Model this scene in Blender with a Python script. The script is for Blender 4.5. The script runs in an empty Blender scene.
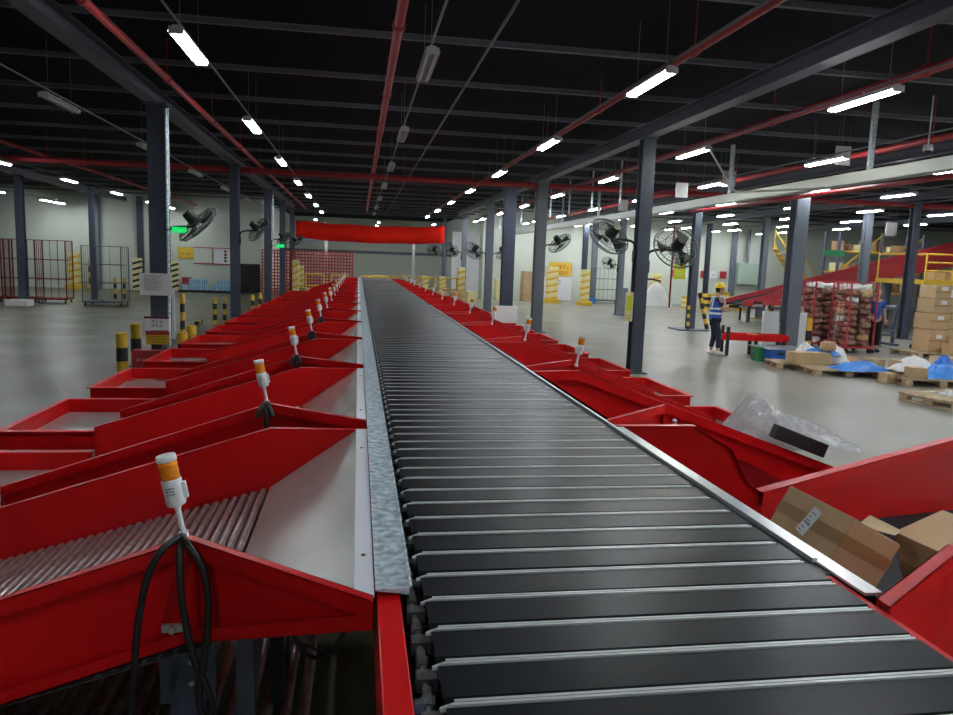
import bpy, bmesh, math, random
from mathutils import Vector, Matrix, Euler, noise
random.seed(7)
PI = math.pi
col = bpy.context.scene.collection
sc = bpy.context.scene
R = math.radians

# ------------------------------------------------------------------ materials
def mat(name, c, rough=.5, metal=0., c2=None, ns=6., amt=.5, bump=0., bs=40., emit=None, es=0., alpha=1., spec=None, rvar=0., stretch=None, det=4.):
    m = bpy.data.materials.new(name); m.use_nodes = True
    nt = m.node_tree; b = nt.nodes['Principled BSDF']
    b.inputs['Base Color'].default_value = (*c, 1); b.inputs['Roughness'].default_value = rough
    b.inputs['Metallic'].default_value = metal
    if spec is not None: b.inputs['Specular IOR Level'].default_value = spec
    tc = nt.nodes.new('ShaderNodeTexCoord'); src = tc.outputs['Object']
    if stretch:
        mp = nt.nodes.new('ShaderNodeMapping'); mp.inputs['Scale'].default_value = stretch
        nt.links.new(src, mp.inputs[0]); src = mp.outputs[0]
    if c2:
        n = nt.nodes.new('ShaderNodeTexNoise'); n.inputs['Scale'].default_value = ns; n.inputs['Detail'].default_value = det
        nt.links.new(src, n.inputs['Vector'])
        r = nt.nodes.new('ShaderNodeValToRGB'); r.color_ramp.elements[0].position = .5-amt/2; r.color_ramp.elements[1].position = .5+amt/2
        r.color_ramp.elements[0].color = (*c, 1); r.color_ramp.elements[1].color = (*c2, 1)
        nt.links.new(n.outputs['Fac'], r.inputs[0]); nt.links.new(r.outputs[0], b.inputs['Base Color'])
    if rvar:
        n = nt.nodes.new('ShaderNodeTexNoise'); n.inputs['Scale'].default_value = ns*.7; n.inputs['Detail'].default_value = 3
        nt.links.new(src, n.inputs['Vector'])
        mr = nt.nodes.new('ShaderNodeMapRange'); mr.inputs['From Min'].default_value = .3; mr.inputs['From Max'].default_value = .7
        mr.inputs['To Min'].default_value = max(.02, rough-rvar); mr.inputs['To Max'].default_value = rough+rvar
        nt.links.new(n.outputs['Fac'], mr.inputs[0]); nt.links.new(mr.outputs[0], b.inputs['Roughness'])
    if bump:
        n = nt.nodes.new('ShaderNodeTexNoise'); n.inputs['Scale'].default_value = bs
        nt.links.new(src, n.inputs['Vector'])
        bp = nt.nodes.new('ShaderNodeBump'); bp.inputs['Strength'].default_value = bump; bp.inputs['Distance'].default_value = .01
        nt.links.new(n.outputs['Fac'], bp.inputs['Height']); nt.links.new(bp.outputs[0], b.inputs['Normal'])
    if emit:
        b.inputs['Emission Color'].default_value = (*emit, 1); b.inputs['Emission Strength'].default_value = es
    if alpha < 1: b.inputs['Alpha'].default_value = alpha
    return m

M = {}
M['red'] = mat('red_paint', (.60, .006, .007), .34, c2=(.54, .005, .007), ns=3, spec=.2)
M['redpipe'] = mat('red_pipe_paint', (.42, .035, .045), .45)
M['reddark'] = mat('dark_red_paint', (.16, .012, .012), .6, spec=.15)
M['zinc'] = mat('zinc_sheet', (.55, .58, .55), .24, .5, c2=(.44, .47, .44), ns=2.5)
M['galv'] = mat('galvanised_spangle', (.30, .43, .52), .36, .25, c2=(.86, .95, 1.0), ns=30, amt=.28, det=8.)
M['alu'] = mat('aluminium', (.62, .64, .65), .3, .7)
M['strip'] = mat('slat_edge_alu', (.52, .55, .56), .40, .3)
M['roller'] = mat('roller_steel', (.55, .50, .48), .38, .75, c2=(.30, .22, .20), ns=20)  # reddish-brown tone paints the reflection of the red walls into the steel
M['slat'] = mat('black_slat', (.0100, .0128, .017), .33, 0, c2=(.008, .0100, .0135), ns=4, spec=.14)
M['chain'] = mat('oily_chain', (.06, .06, .065), .4, .7, c2=(.22, .22, .23), ns=30)
M['rubber'] = mat('black_rubber', (.012, .012, .013), .5)
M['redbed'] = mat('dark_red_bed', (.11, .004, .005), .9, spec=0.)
M['bed'] = mat('dark_belt', (.012, .012, .014), .6, spec=.1)
M['column'] = mat('blue_grey_steel', (.070, .083, .120), .5, .1, c2=(.055, .066, .098), ns=3)
M['columnlt'] = mat('grey_steel', (.14, .165, .20), .5, .1)
M['leg'] = mat('slate_blue_steel', (.085, .10, .16), .45, .2)
M['beam'] = mat('ceiling_beam_steel', (.10, .105, .14), .5, .1)
M['purlin'] = mat('ceiling_purlin_steel', (.16, .165, .20), .55)
M['deck'] = mat('ceiling_deck', (.008, .009, .016), .8, c2=(.011, .012, .020), ns=1.2, spec=.1)
M['wall'] = mat('pale_wall', (.60, .66, .58), .7, c2=(.55, .61, .54), ns=.6)
M['wallfar'] = mat('far_wall', (.55, .60, .52), .7)
M['white'] = mat('white_plastic', (.78, .80, .82), .4)
M['zincwhite'] = mat('pale_zinc_edge', (.82, .86, .92), .4, .1)
M['offwhite'] = mat('offwhite', (.60, .60, .58), .5)
M['paper'] = mat('white_paper', (.78, .79, .82), .6)
M['ink'] = mat('black_ink', (.03, .03, .04), .6)
M['amber'] = mat('amber_lens', (.95, .32, .01), .2, c2=(.80, .20, .01), ns=60)
M['yellow'] = mat('yellow_paint', (.80, .52, .03), .45, c2=(.62, .40, .05), ns=9)
M['yellowlt'] = mat('pale_yellow', (.78, .72, .36), .5)
M['black'] = mat('black_paint', (.02, .02, .02), .5)
M['carton'] = mat('brown_carton', (.56, .37, .20), .7, c2=(.51, .33, .175), ns=5)
M['carton2'] = mat('kraft_carton', (.52, .38, .21), .75, c2=(.46, .33, .18), ns=4)
M['tape'] = mat('brown_tape', (.36, .21, .09), .3)
M['wood'] = mat('pallet_wood', (.50, .38, .24), .75, c2=(.36, .27, .17), ns=7, stretch=(1, 6, 6))
M['blueplastic'] = mat('blue_plastic', (.02, .16, .62), .35)
M['bluebag'] = mat('blue_film', (.03, .24, .72), .28, bump=.6, bs=12)
M['whitebag'] = mat('white_sack', (.76, .76, .76), .5, bump=.5, bs=14)
M['sack'] = mat('brown_parcel', (.20, .09, .065), .6, c2=(.34, .21, .15), ns=4, amt=.2)
M['sack2'] = mat('red_brown_parcel', (.17, .03, .03), .55, c2=(.30, .18, .14), ns=6, amt=.15)
M['film'] = mat('clear_film', (.66, .68, .69), .2, alpha=.50, bump=.8, bs=22)
M['tube'] = mat('lit_tube', (1, 1, 1), .5, emit=(.93, .97, 1.0), es=34)
M['tubeyel'] = mat('lit_tube_warm', (1, 1, 1), .5, emit=(1.0, .98, .82), es=34)
M['tubeoff'] = mat('unlit_tube', (.55, .55, .54), .35)
M['housing'] = mat('light_housing', (.55, .56, .58), .4)
M['greensign'] = mat('green_exit_panel', (.0, .35, .12), .4, emit=(.0, .60, .10), es=.45)
M['fandark'] = mat('fan_black', (.016, .022, .018), .45, .2)
M['fangrey'] = mat('fan_guard_grey', (.085, .10, .095), .4, .4)
M['banner'] = mat('red_banner_cloth', (.80, .018, .008), .8, spec=.1)
M['skin'] = mat('skin', (.50, .30, .21), .55)
M['skinface'] = M['skin']
M['hair'] = mat('black_hair', (.015, .012, .010), .6)
M['navy'] = mat('navy_cloth', (.018, .024, .055), .8)
M['blackcloth'] = mat('black_cloth', (.014, .014, .017), .85)
M['vest'] = mat('blue_vest', (.03, .09, .42), .7)
M['purple'] = mat('dark_purple_shirt', (.05, .02, .06), .8)
M['blueshirt'] = mat('blue_shirt', (.03, .10, .42), .8)
M['reflect'] = mat('reflective_tape', (.75, .78, .82), .35)
M['helmet'] = mat('yellow_helmet', (.90, .62, .02), .3)
M['water'] = mat('water_pack', (.22, .50, .72), .25, c2=(.45, .68, .80), ns=12)
M['green'] = mat('green_plastic', (.02, .20, .08), .4)
M['orange'] = mat('orange_parts', (.85, .25, .02), .5)
M['eye'] = mat('eye_dark', (.02, .015, .01), .3)
M['lip'] = mat('lip', (.38, .14, .11), .5)
M['yelgreen'] = mat('yellow_green_print', (.62, .72, .06), .5)
M['greybox'] = mat('grey_green_box', (.40, .52, .44), .5)

# concrete floor: dusty grey-green epoxy, patchy sheen
def floor_mat():
    m = bpy.data.materials.new('epoxy_floor'); m.use_nodes = True
    nt = m.node_tree; b = nt.nodes['Principled BSDF']; L = nt.links.new
    tc = nt.nodes.new('ShaderNodeTexCoord')
    n1 = nt.nodes.new('ShaderNodeTexNoise'); n1.inputs['Scale'].default_value = .35; n1.inputs['Detail'].default_value = 2; n1.inputs['Roughness'].default_value = .5
    L(tc.outputs['Object'], n1.inputs['Vector'])
    r = nt.nodes.new('ShaderNodeValToRGB'); r.color_ramp.elements[0].position = .3; r.color_ramp.elements[1].position = .7
    r.color_ramp.elements[0].color = (.215, .220, .180, 1); r.color_ramp.elements[1].color = (.265, .265, .225, 1)
    L(n1.outputs['Fac'], r.inputs[0])
    mp = nt.nodes.new('ShaderNodeMapping'); mp.inputs['Scale'].default_value = (1, .8, 1)
    L(tc.outputs['Object'], mp.inputs[0])
    n2 = nt.nodes.new('ShaderNodeTexNoise'); n2.inputs['Scale'].default_value = .9; n2.inputs['Detail'].default_value = 1
    L(mp.outputs[0], n2.inputs['Vector'])
    mx = nt.nodes.new('ShaderNodeMix'); mx.data_type = 'RGBA'; mx.blend_type = 'MULTIPLY'; mx.inputs[0].default_value = .06; b.inputs['Specular IOR Level'].default_value = .30
    r2 = nt.nodes.new('ShaderNodeValToRGB'); r2.color_ramp.elements[0].position = .35; r2.color_ramp.elements[1].position = .65
    r2.color_ramp.elements[0].color = (.6, .6, .57, 1); r2.color_ramp.elements[1].color = (1, 1, 1, 1)
    L(n2.outputs['Fac'], r2.inputs[0]); L(r.outputs[0], mx.inputs[6]); L(r2.outputs[0], mx.inputs[7])
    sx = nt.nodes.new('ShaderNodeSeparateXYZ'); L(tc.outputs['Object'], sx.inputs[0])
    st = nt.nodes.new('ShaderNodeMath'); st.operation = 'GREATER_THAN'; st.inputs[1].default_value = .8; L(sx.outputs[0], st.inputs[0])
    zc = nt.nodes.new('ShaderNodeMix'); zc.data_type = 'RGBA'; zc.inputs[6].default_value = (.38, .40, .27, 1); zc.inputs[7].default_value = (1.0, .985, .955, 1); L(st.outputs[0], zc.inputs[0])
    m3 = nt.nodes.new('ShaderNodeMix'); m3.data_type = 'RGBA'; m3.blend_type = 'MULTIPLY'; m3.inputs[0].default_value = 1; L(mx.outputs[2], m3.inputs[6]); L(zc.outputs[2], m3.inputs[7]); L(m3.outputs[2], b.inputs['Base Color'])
    mr = nt.nodes.new('ShaderNodeMapRange'); mr.inputs['From Min'].default_value = .3; mr.inputs['From Max'].default_value = .7
    mr.inputs['To Min'].default_value = .30; mr.inputs['To Max'].default_value = .38
    L(n2.outputs['Fac'], mr.inputs[0]); L(mr.outputs[0], b.inputs['Roughness'])
    return m
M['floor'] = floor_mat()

# ------------------------------------------------------------------ mesh builder
class MB:
    def __init__(s): s.v = []; s.f = []; s.m = []; s.sm = []
    def add(s, vs, fs, mi=0, smooth=False):
        o = len(s.v); s.v += [tuple(v) for v in vs]
        for f in fs: s.f.append(tuple(i+o for i in f)); s.m.append(mi); s.sm.append(smooth)
        return s
    def box(s, x0, x1, y0, y1, z0, z1, mi=0):
        x0, x1 = sorted((x0, x1)); y0, y1 = sorted((y0, y1)); z0, z1 = sorted((z0, z1))
        v = [(x0,y0,z0),(x1,y0,z0),(x1,y1,z0),(x0,y1,z0),(x0,y0,z1),(x1,y0,z1),(x1,y1,z1),(x0,y1,z1)]
        return s.add(v, [(0,3,2,1),(4,5,6,7),(0,1,5,4),(1,2,6,5),(2,3,7,6),(3,0,4,7)], mi)
    def bbox(s, x0, x1, y0, y1, z0, z1, b=.003, mi=0):   # chamfered box
        bm = bmesh.new(); bmesh.ops.create_cube(bm, size=1)
        bmesh.ops.scale(bm, vec=(abs(x1-x0), abs(y1-y0), abs(z1-z0)), verts=bm.verts)
        bmesh.ops.translate(bm, vec=((x0+x1)/2, (y0+y1)/2, (z0+z1)/2), verts=bm.verts)
        bmesh.ops.bevel(bm, geom=bm.edges[:], offset=b, segments=2, affect='EDGES', profile=.6)
        bm.verts.index_update()
        s.add([v.co for v in bm.verts], [[v.index for v in f.verts] for f in bm.faces], mi); bm.free(); return s
    def hull(s, bot, top, mi=0):      # two matching polygons joined by sides
        n = len(bot); v = list(bot)+list(top)
        f = [tuple(range(n-1, -1, -1)), tuple(range(n, 2*n))]+[(i, (i+1) % n, n+(i+1) % n, n+i) for i in range(n)]
        return s.add(v, f, mi)
    def bar(s, p, q, w, h=None, mi=0, up=(0, 0, 1)):
        h = h or w; p = Vector(p); q = Vector(q); d = (q-p).normalized(); u = Vector(up)
        if abs(d.dot(u)) > .98: u = Vector((1, 0, 0))
        a = d.cross(u).normalized(); b = a.cross(d).normalized()
        c = [(-1,-1),(1,-1),(1,1),(-1,1)]
        return s.hull([p+a*(i*w/2)+b*(j*h/2) for i, j in c], [q+a*(i*w/2)+b*(j*h/2) for i, j in c], mi)
    def cyl(s, p, q, r, r2=None, n=14, mi=0, caps=True, smooth=True):
        r2 = r if r2 is None else r2; p = Vector(p); q = Vector(q); d = (q-p).normalized()
        u = Vector((0, 0, 1)) if abs(d.z) < .9 else Vector((1, 0, 0))
        a = d.cross(u).normalized(); b = a.cross(d)
        v = []
        for c, rr in ((p, r), (q, r2)):
            for i in range(n):
                t = 2*PI*i/n; v.append(c+a*(math.cos(t)*rr)+b*(math.sin(t)*rr))
        s.add(v, [(i, (i+1) % n, n+(i+1) % n, n+i) for i in range(n)], mi, smooth)
        if caps: s.add(v, [tuple(range(n-1, -1, -1)), tuple(range(n, 2*n))], mi)
        return s
    def tube(s, pts, r, n=8, mi=0, closed=False):
        pts = [Vector(p) for p in pts]; N = len(pts); v = []; up = None
        for i, p in enumerate(pts):
            a = pts[(i-1) % N] if (closed or i > 0) else p; b = pts[(i+1) % N] if (closed or i < N-1) else p
            d = (b-a).normalized()
            if up is None: up = Vector((0, 0, 1)) if abs(d.z) < .9 else Vector((1, 0, 0)); x = d.cross(up).normalized()
            else: x = (x-d*x.dot(d)).normalized()
            y = x.cross(d)
            for k in range(n): t = 2*PI*k/n; v.append(p+x*(math.cos(t)*r)+y*(math.sin(t)*r))
        f = []
        for i in range(N if closed else N-1):
            j = (i+1) % N
            for k in range(n): f.append((i*n+k, i*n+(k+1) % n, j*n+(k+1) % n, j*n+k))
        s.add(v, f, mi, True)
        if not closed: s.add(v, [tuple(range(n-1, -1, -1)), tuple(range((N-1)*n, N*n))], mi)
        return s
    def lathe(s, prof, n=20, mi=0, c=(0, 0, 0)):
        v = []
        for r, z in prof:
            for k in range(n): t = 2*PI*k/n; v.append((c[0]+r*math.cos(t), c[1]+r*math.sin(t), c[2]+z))
        f = [(i*n+k, i*n+(k+1) % n, (i+1)*n+(k+1) % n, (i+1)*n+k) for i in range(len(prof)-1) for k in range(n)]
        return s.add(v, f, mi, True)
    def ball(s, c, rx, ry=None, rz=None, n=12, mi=0):
        ry = ry or rx; rz = rz or rx
        prof = [(math.sin(PI*i/n), -math.cos(PI*i/n)) for i in range(n+1)]
        v = []; k2 = n*2-4
        for r, z in prof:
            for k in range(k2): t = 2*PI*k/k2; v.append((c[0]+r*rx*math.cos(t), c[1]+r*ry*math.sin(t), c[2]+z*rz))
        return s.add(v, [(i*k2+k, i*k2+(k+1) % k2, (i+1)*k2+(k+1) % k2, (i+1)*k2+k) for i in range(n) for k in range(k2)], mi, True)
    def mesh(s, name, mats):
        me = bpy.data.meshes.new(name); me.from_pydata(s.v, [], s.f)
        for m in (mats if isinstance(mats, (list, tuple)) else [mats]): me.materials.append(m)
        for p, mi, sm in zip(me.polygons, s.m, s.sm): p.material_index = mi; p.use_smooth = sm
        me.validate(); me.update(); return me
    def build(s, name, mats, parent=None, loc=None, rot=None):
        o = bpy.data.objects.new(name, s.mesh(name, mats)); col.objects.link(o)
        if parent: o.parent = parent
        if loc: o.location = loc
        if rot: o.rotation_euler = rot
        return o

def tag(o, label=None, cat=None, group=None, kind=None):
    if label: o['label'] = label
    if cat: o['category'] = cat
    if group: o['group'] = group
    if kind: o['kind'] = kind
    return o
def thing(name, label, cat, loc=(0, 0, 0), rz=0, group=None):
    o = bpy.data.objects.new(name, None); col.objects.link(o); o.empty_display_size = .1
    o.location = loc; o.rotation_euler = (0, 0, rz); return tag(o, label, cat, group)
KIDS = {}
def kids(o): return list(o.children)
def dup(o, loc=None, rz=None, label=None, group=None, parent=None):
    c = o.copy(); col.objects.link(c)
    if parent: c.parent = parent
    if loc is not None: c.location = loc
    if rz is not None: c.rotation_euler = (0, 0, rz) if not isinstance(rz, tuple) else rz
    if label: c['label'] = label
    if group: c['group'] = group
    for ch in kids(o): dup(ch, parent=c)
    return c
def struct(mb, name, m):
    return tag(mb.build(name, m), kind='structure')
ORD = ['first', 'second', 'third', 'fourth', 'fifth', 'sixth', 'seventh', 'eighth', 'ninth', 'tenth', 'eleventh', 'twelfth', 'thirteenth', 'fourteenth', 'fifteenth', 'sixteenth', 'seventeenth', 'eighteenth', 'nineteenth', 'twentieth', 'twenty-first', 'twenty-second', 'twenty-third', 'twenty-fourth']
def nth(i): return ['nearest', 'second nearest', 'third nearest'][i] if i < 3 else ORD[i]+' from the camera'

# ------------------------------------------------------------------ camera
f_px = 735.; pitch, yaw, roll = R(7.4), R(9.3), R(2.0); H = 2.1
fw = Vector((math.sin(yaw)*math.cos(pitch), math.cos(yaw)*math.cos(pitch), -math.sin(pitch)))
r0 = Vector((math.cos(yaw), -math.sin(yaw), 0)); u0 = r0.cross(fw)
rr = r0*math.cos(roll)+u0*math.sin(roll); uu = u0*math.cos(roll)-r0*math.sin(roll)
cam = bpy.data.objects.new('camera', bpy.data.cameras.new('camera')); col.objects.link(cam)
cam.matrix_world = Matrix((( rr.x, uu.x, -fw.x, 0), (rr.y, uu.y, -fw.y, 0), (rr.z, uu.z, -fw.z, H), (0, 0, 0, 1)))
cam.data.sensor_width = 36; cam.data.lens = f_px/953*36; cam.data.clip_start = .05; cam.data.clip_end = 300
sc.camera = cam
sc.view_settings.view_transform = 'Standard'; sc.view_settings.look = 'None'; sc.view_settings.gamma = 1
sc.view_settings.exposure = 1.45
w = bpy.data.worlds.new('world'); sc.world = w; w.use_nodes = True
w.node_tree.nodes['Background'].inputs[0].default_value = (.30, .34, .45, 1); w.node_tree.nodes['Background'].inputs[1].default_value = .05

# ------------------------------------------------------------------ room shell
X0, X1, Y0, YB, YC, ZC = -24., 46., -8., 41.8, 60., 5.2
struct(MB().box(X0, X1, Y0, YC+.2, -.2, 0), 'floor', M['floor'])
# floor joints as a shallow darker seam
deck = MB(); deck.box(X0, X1, Y0, YC+.2, ZC, ZC+.1)
for i in range(0):
    x = X0+.35+i*.7
    if x < X1-.2: deck.box(x, x+.16, Y0, YC, ZC-.05, ZC)
struct(deck, 'ceiling', M['deck'])
struct(MB().box(X0, -5.2, YB, YB+.2, 0, ZC), 'wall_back_left', M['wall'])
struct(MB().box(7.0, X1, YB, YB+.2, 0, ZC), 'wall_back_right', M['wall'])
struct(MB().box(X0-.2, X0, Y0, YB+.2, 0, ZC), 'wall_left', M['wall'])
struct(MB().box(X1, X1+.2, Y0, YB+.2, 0, ZC), 'wall_right', M['wall'])
struct(MB().box(X0, X1, Y0-.2, Y0, 0, ZC), 'wall_front', M['wall'])
struct(MB().box(-5.4, -5.2, YB+.2, YC, 0, ZC), 'wall_passage_left', M['wallfar'])
struct(MB().box(7.0, 7.2, YB+.2, YC, 0, ZC), 'wall_passage_right', M['wall'])
pf = MB().box(-5.4, 7.2, YC, YC+.2, 0, ZC)
struct(pf, 'wall_passage_end', M['wallfar'])
# wall pilasters
for i, x in enumerate((-19.6, -13.6, -11.4, 13.6, 22.3, 31)):
    struct(MB().box(x-.16, x+.16, YB-.18, YB, 0, 4.9), 'trim_%d' % (i+1), M['columnlt'])
# floor joint seams
for i, (a, b) in enumerate((((-24, 18.4), (-3.4, 19.4)), ((6.5, 26.), (30, 26.)))):
    struct(MB().bar((a[0], a[1], .001), (b[0], b[1], .001), .03, .003), 'trim_%d' % (10+i), M['columnlt'])

# purlins (across) and long beams
def ibeam(mb, p, q, w, h, t=.012, mi=0):
    p = Vector(p); q = Vector(q); z = Vector((0, 0, h/2-t/2))
    mb.bar(p+z, q+z, w, t, mi); mb.bar(p-z, q-z, w, t, mi); mb.bar(p, q, t, h-2*t, mi); return mb
pm = ibeam(MB(), (X0, 0, 0), (X1, 0, 0), .07, .075, .01)
for i in range(21):
    y = 3.1+2.35*i
    if y > YC-1: break
    o = (pm.build('ceiling_purlin', M['purlin']) if i == 0 else dup(p0))
    if i == 0: p0 = o
    o.location = (0, y, 5.0)
    tag(o, 'grey steel purlin crossing the dark ceiling, %s' % nth(i), 'ceiling purlin', 'steel purlins under the dark ceiling')
bmk = ibeam(MB(), (0, Y0, 0), (0, YB-.3, 0), .24, .24, .02)
for i, (x, t) in enumerate(((-12.0, 'far left over the trolleys'), (-3.5, 'along the left column row'), (5.5, 'along the right column row beside the belt'), (11.6, 'over the column row by the table'), (17.9, 'over the carton stacks'), (26, 'far right beyond the red incline'))):
    o = bmk.build('ceiling_beam', M['beam']) if i == 0 else dup(b0)
    if i == 0: b0 = o
    o.location = (x, 0, 4.71)
    tag(o, 'long grey steel ceiling beam running %s' % t, 'ceiling beam', 'long steel beams under the ceiling')
# cantilever hanger blocks between purlins (upper right)
# ------------------------------------------------------------------ pipes and conduits
def pipe(name, p, q, r, m, label, cat='pipe', group=None, clamps=0):
    b = MB().cyl(p, q, r, n=12)
    p = Vector(p); q = Vector(q)
    for i in range(clamps):
        c = p.lerp(q, (i+.5)/clamps); d = (q-p).normalized()*.03
        b.cyl(c-d, c+d, r*1.35, n=12); b.cyl(c, (c.x, c.y, 5.2 if c.z > 4 else c.z), .008, n=6) if abs(d.z) < .01 and c.z > 4 else None
    return tag(b.build(name, m), label, cat, group)
G = 'red sprinkler pipes under the ceiling'
pipe('sprinkler_pipe', (.40, Y0+1, 4.62), (.40, 41, 4.62), .055, M['redpipe'], 'red sprinkler pipe running straight above the belt', group=G, clamps=14)
pipe('sprinkler_pipe', (-2.82, Y0+1, 4.62), (-2.82, 41, 4.62), .05, M['redpipe'], 'red sprinkler pipe beside the left ceiling beam', group=G, clamps=14)
pipe('sprinkler_pipe', (3.82, Y0+1, 4.62), (3.82, 41, 4.62), .05, M['redpipe'], 'red sprinkler pipe above the lit row right of the belt', group=G, clamps=14)
pipe('sprinkler_pipe', (6.85, Y0+1, 4.62), (6.85, 41, 4.62), .06, M['redpipe'], 'red sprinkler pipe right of the right column row', group=G, clamps=14)
pipe('sprinkler_pipe', (9.9, Y0+1, 4.5), (9.9, 41, 4.5), .06, M['redpipe'], 'red sprinkler pipe above the galvanised cable tray', group=G, clamps=14)
pipe('sprinkler_pipe', (-8.4, Y0+1, 4.55), (-8.4, 41, 4.55), .05, M['redpipe'], 'red sprinkler pipe over the left aisle', group=G, clamps=14)
pipe('main_sprinkler_pipe', (-23, 22.4, 4.48), (30, 22.4, 4.48), .085, M['redpipe'], 'thick red main pipe crossing the whole ceiling', group=None, clamps=12)
pipe('sprinkler_pipe', (9.3, 2, 3.72), (9.3, 20, 3.72), .045, M['redpipe'], 'thin red pipe just below the cable tray on the right', group=G)
pipe('conduit', (1.42, Y0+1, 4.5), (1.42, 41, 4.5), .016, M['beam'], 'thin dark conduit right of the unlit lights', 'conduit', 'thin ceiling conduits')
ROWS = [(-1.85, 'left of the belt'), (.75, 'above the belt'), (3.45, 'right of the belt'), (6.3, 'right of the near column row'), (9.1, 'above the cable tray'), (12.05, 'over the table'), (14.6, 'over the carton stacks'), (17.4, 'over the red incline'), (20.2, 'far right'), (23.2, 'farthest right'), (-4.6, 'over the left trays'), (-9.5, 'over the left aisle'), (-14.8, 'far left')]
for x, t in ROWS:
    pipe('conduit', (x, Y0+1, 4.42), (x, 41, 4.42), .014, M['columnlt'], 'thin grey conduit carrying the light row %s' % t, 'conduit', 'thin ceiling conduits')

# ------------------------------------------------------------------ lights
def fixture(lit, warm=False):
    t = thing('batten_light' if lit else 'unlit_batten_light', '', 'ceiling light')
    h = MB(); h.hull([(-.05,-.62,.055),(.05,-.62,.055),(.05,.62,.055),(-.05,.62,.055)], [(-.035,-.62,.09),(.035,-.62,.09),(.035,.62,.09),(-.035,.62,.09)])
    for s in (-1, 1):   # slanting reflector wings
        h.hull([(s*.05,-.62,.055),(s*.085,-.62,.025),(s*.085,.62,.025),(s*.05,.62,.055)], [(s*.05,-.62,.06),(s*.085,-.62,.031),(s*.085,.62,.031),(s*.05,.62,.06)])
    h.cyl((0, 0, .085), (0, 0, .13), .01, n=6)
    for q in (-.45, .45): h.cyl((0, q, .085), (0, q, .868), .0016, n=5)
    h.box(-.07, .07, -.64, -.61, 0, .07); h.box(-.07, .07, .61, .64, 0, .07)
    h.build('housing', M['housing'], t)
    for s in (-1, 1): MB().cyl((s*.036, -.6, .016), (s*.036, .6, .016), .018, n=8).build('tube', M['tubeyel' if warm else 'tube'] if lit else M['tubeoff'], t)
    return t
fl = fixture(True); fo = fixture(False); fwm = fixture(True, True)
used = set()
def put_light(kind, x, y, z, desc, i):
    src = {'l': fl, 'o': fo, 'w': fwm}[kind]
    o = src if kind not in used else dup(src); used.add(kind)
    o.location = (x, y, z)
    o['label'] = ('lit' if kind != 'o' else 'unlit')+' twin-tube batten light %s, %s' % (desc, nth(i))
    o['group'] = ('lit' if kind != 'o' else 'unlit')+' batten lights, row '+desc
for x, desc in ROWS:
    i = 0
    for k in range(-3, 8):  # rearmost lamps hang unseen behind the camera, added to brighten near surfaces
        y = 8.8+4.85*k
        kind = 'l'
        if x == .75: kind = 'o'
        if x == -4.6: kind = 'o'; y += 3.9
        if x == 6.3 and k in (1, 2): kind = 'w'
        if x == -9.5: y -= 1.5
        if x == -14.8: y += .7
        if x in (9.1,) and k == 0: continue
        if x == 23.2 and k < 2: continue
        if x == -14.8 and k < 1: continue
        if x == -9.5 and k < 2: kind = 'o'
        if y > 40:
            if x in (-1.85, .75, 3.45, -4.6): continue
            y = 40.2; kind = 'l'  # extra lamp at the row end, added to brighten the back wall
        put_light(kind, x, y, 4.28, desc, i); i += 1

for i, (x_, y_) in enumerate(((-2.6, 46), (1.2, 46), (4.6, 46), (-2.6, 51), (1.2, 51), (4.6, 51), (-1, 56), (3, 56))):  # lamps added to brighten the dark passage and its end wall
    put_light('l', x_, y_, 4.28, 'added in the passage beyond the banner', i)
# ------------------------------------------------------------------ columns
def column_mesh(w=.25, d=.24, h=4.6, t=.018):
    b = MB(); b.box(-w/2, w/2, -d/2, -d/2+t, 0, h); b.box(-w/2, w/2, d/2-t, d/2, 0, h); b.box(-t/2, t/2, -d/2+t, d/2-t, 0, h)
    b.box(-w/2-.08, w/2+.08, -d/2-.08, d/2+.08, 0, .025); b.box(-w/2-.04, w/2+.04, -d/2-.04, d/2+.04, h-.03, h)
    return b
cm = column_mesh().mesh('column', M['column']); cml = column_mesh().mesh('column_light', M['columnlt'])
cbig = column_mesh(.36, .36).mesh('column_big', M['columnlt'])
CG = 'blue-grey steel columns carrying the roof'
COLS = {}
def column(key, x, y, label, me=cm, rz=0, s=1.):
    o = bpy.data.objects.new('steel_column', me); col.objects.link(o); o.location = (x, y, 0); o.rotation_euler = (0, 0, rz); o.scale = (s, s, 1)
    tag(o, label, 'column', CG); COLS[key] = (x, y); return o
# the column with the notices gets its conduit as a part
column('L1', -3.44, 13.75, 'dark blue-grey steel column carrying the notices, left of the belt', s=1.15)
column('L2', -3.5, 22.15, 'steel column in the left row, second from the camera')
column('L3', -3.5, 29.9, 'steel column in the left row, third from the camera')
column('L4', -3.5, 35.6, 'steel column in the left row, fourth from the camera')
column('L5', -3.5, 40.6, 'steel column in the left row, farthest, by the banner')
column('R1', 5.5, 13.95, 'tall blue-grey steel column nearest on the right, with a fan on each side')
column('R2', 5.5, 22.3, 'steel column in the right row, second from the camera', cml, s=1.25)
column('R2b', 4.98, 24.6, 'steel column with a white board at its foot', s=1.55)
column('R3', 5.5, 31.2, 'steel column in the right row behind the white board', cml, s=1.2)
column('R4', 5.5, 38.9, 'steel column in the right row, farthest, beyond the fans', cml)
column('R5', 4.75, 41.6, 'thin steel column at the right end of the red banner', s=.8)
column('Q1', 11.75, 18.6, 'thick light blue-grey column between white boards by the table', cbig)
column('Q2', 11.5, 24.2, 'steel column standing on the open floor behind the worker')
column('Q3', 11.4, 31.2, 'steel column with a grey box and extinguisher at its foot', cml)
column('Q4', 11.95, 38.3, 'far steel column with a yellow striped guard at its foot')
column('S1', 17.85, 24.0, 'steel column behind the red parcel cages', cml)
column('S2', 18.3, 22.3, 'steel column beside the pallet stacker and carton stack')
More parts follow.
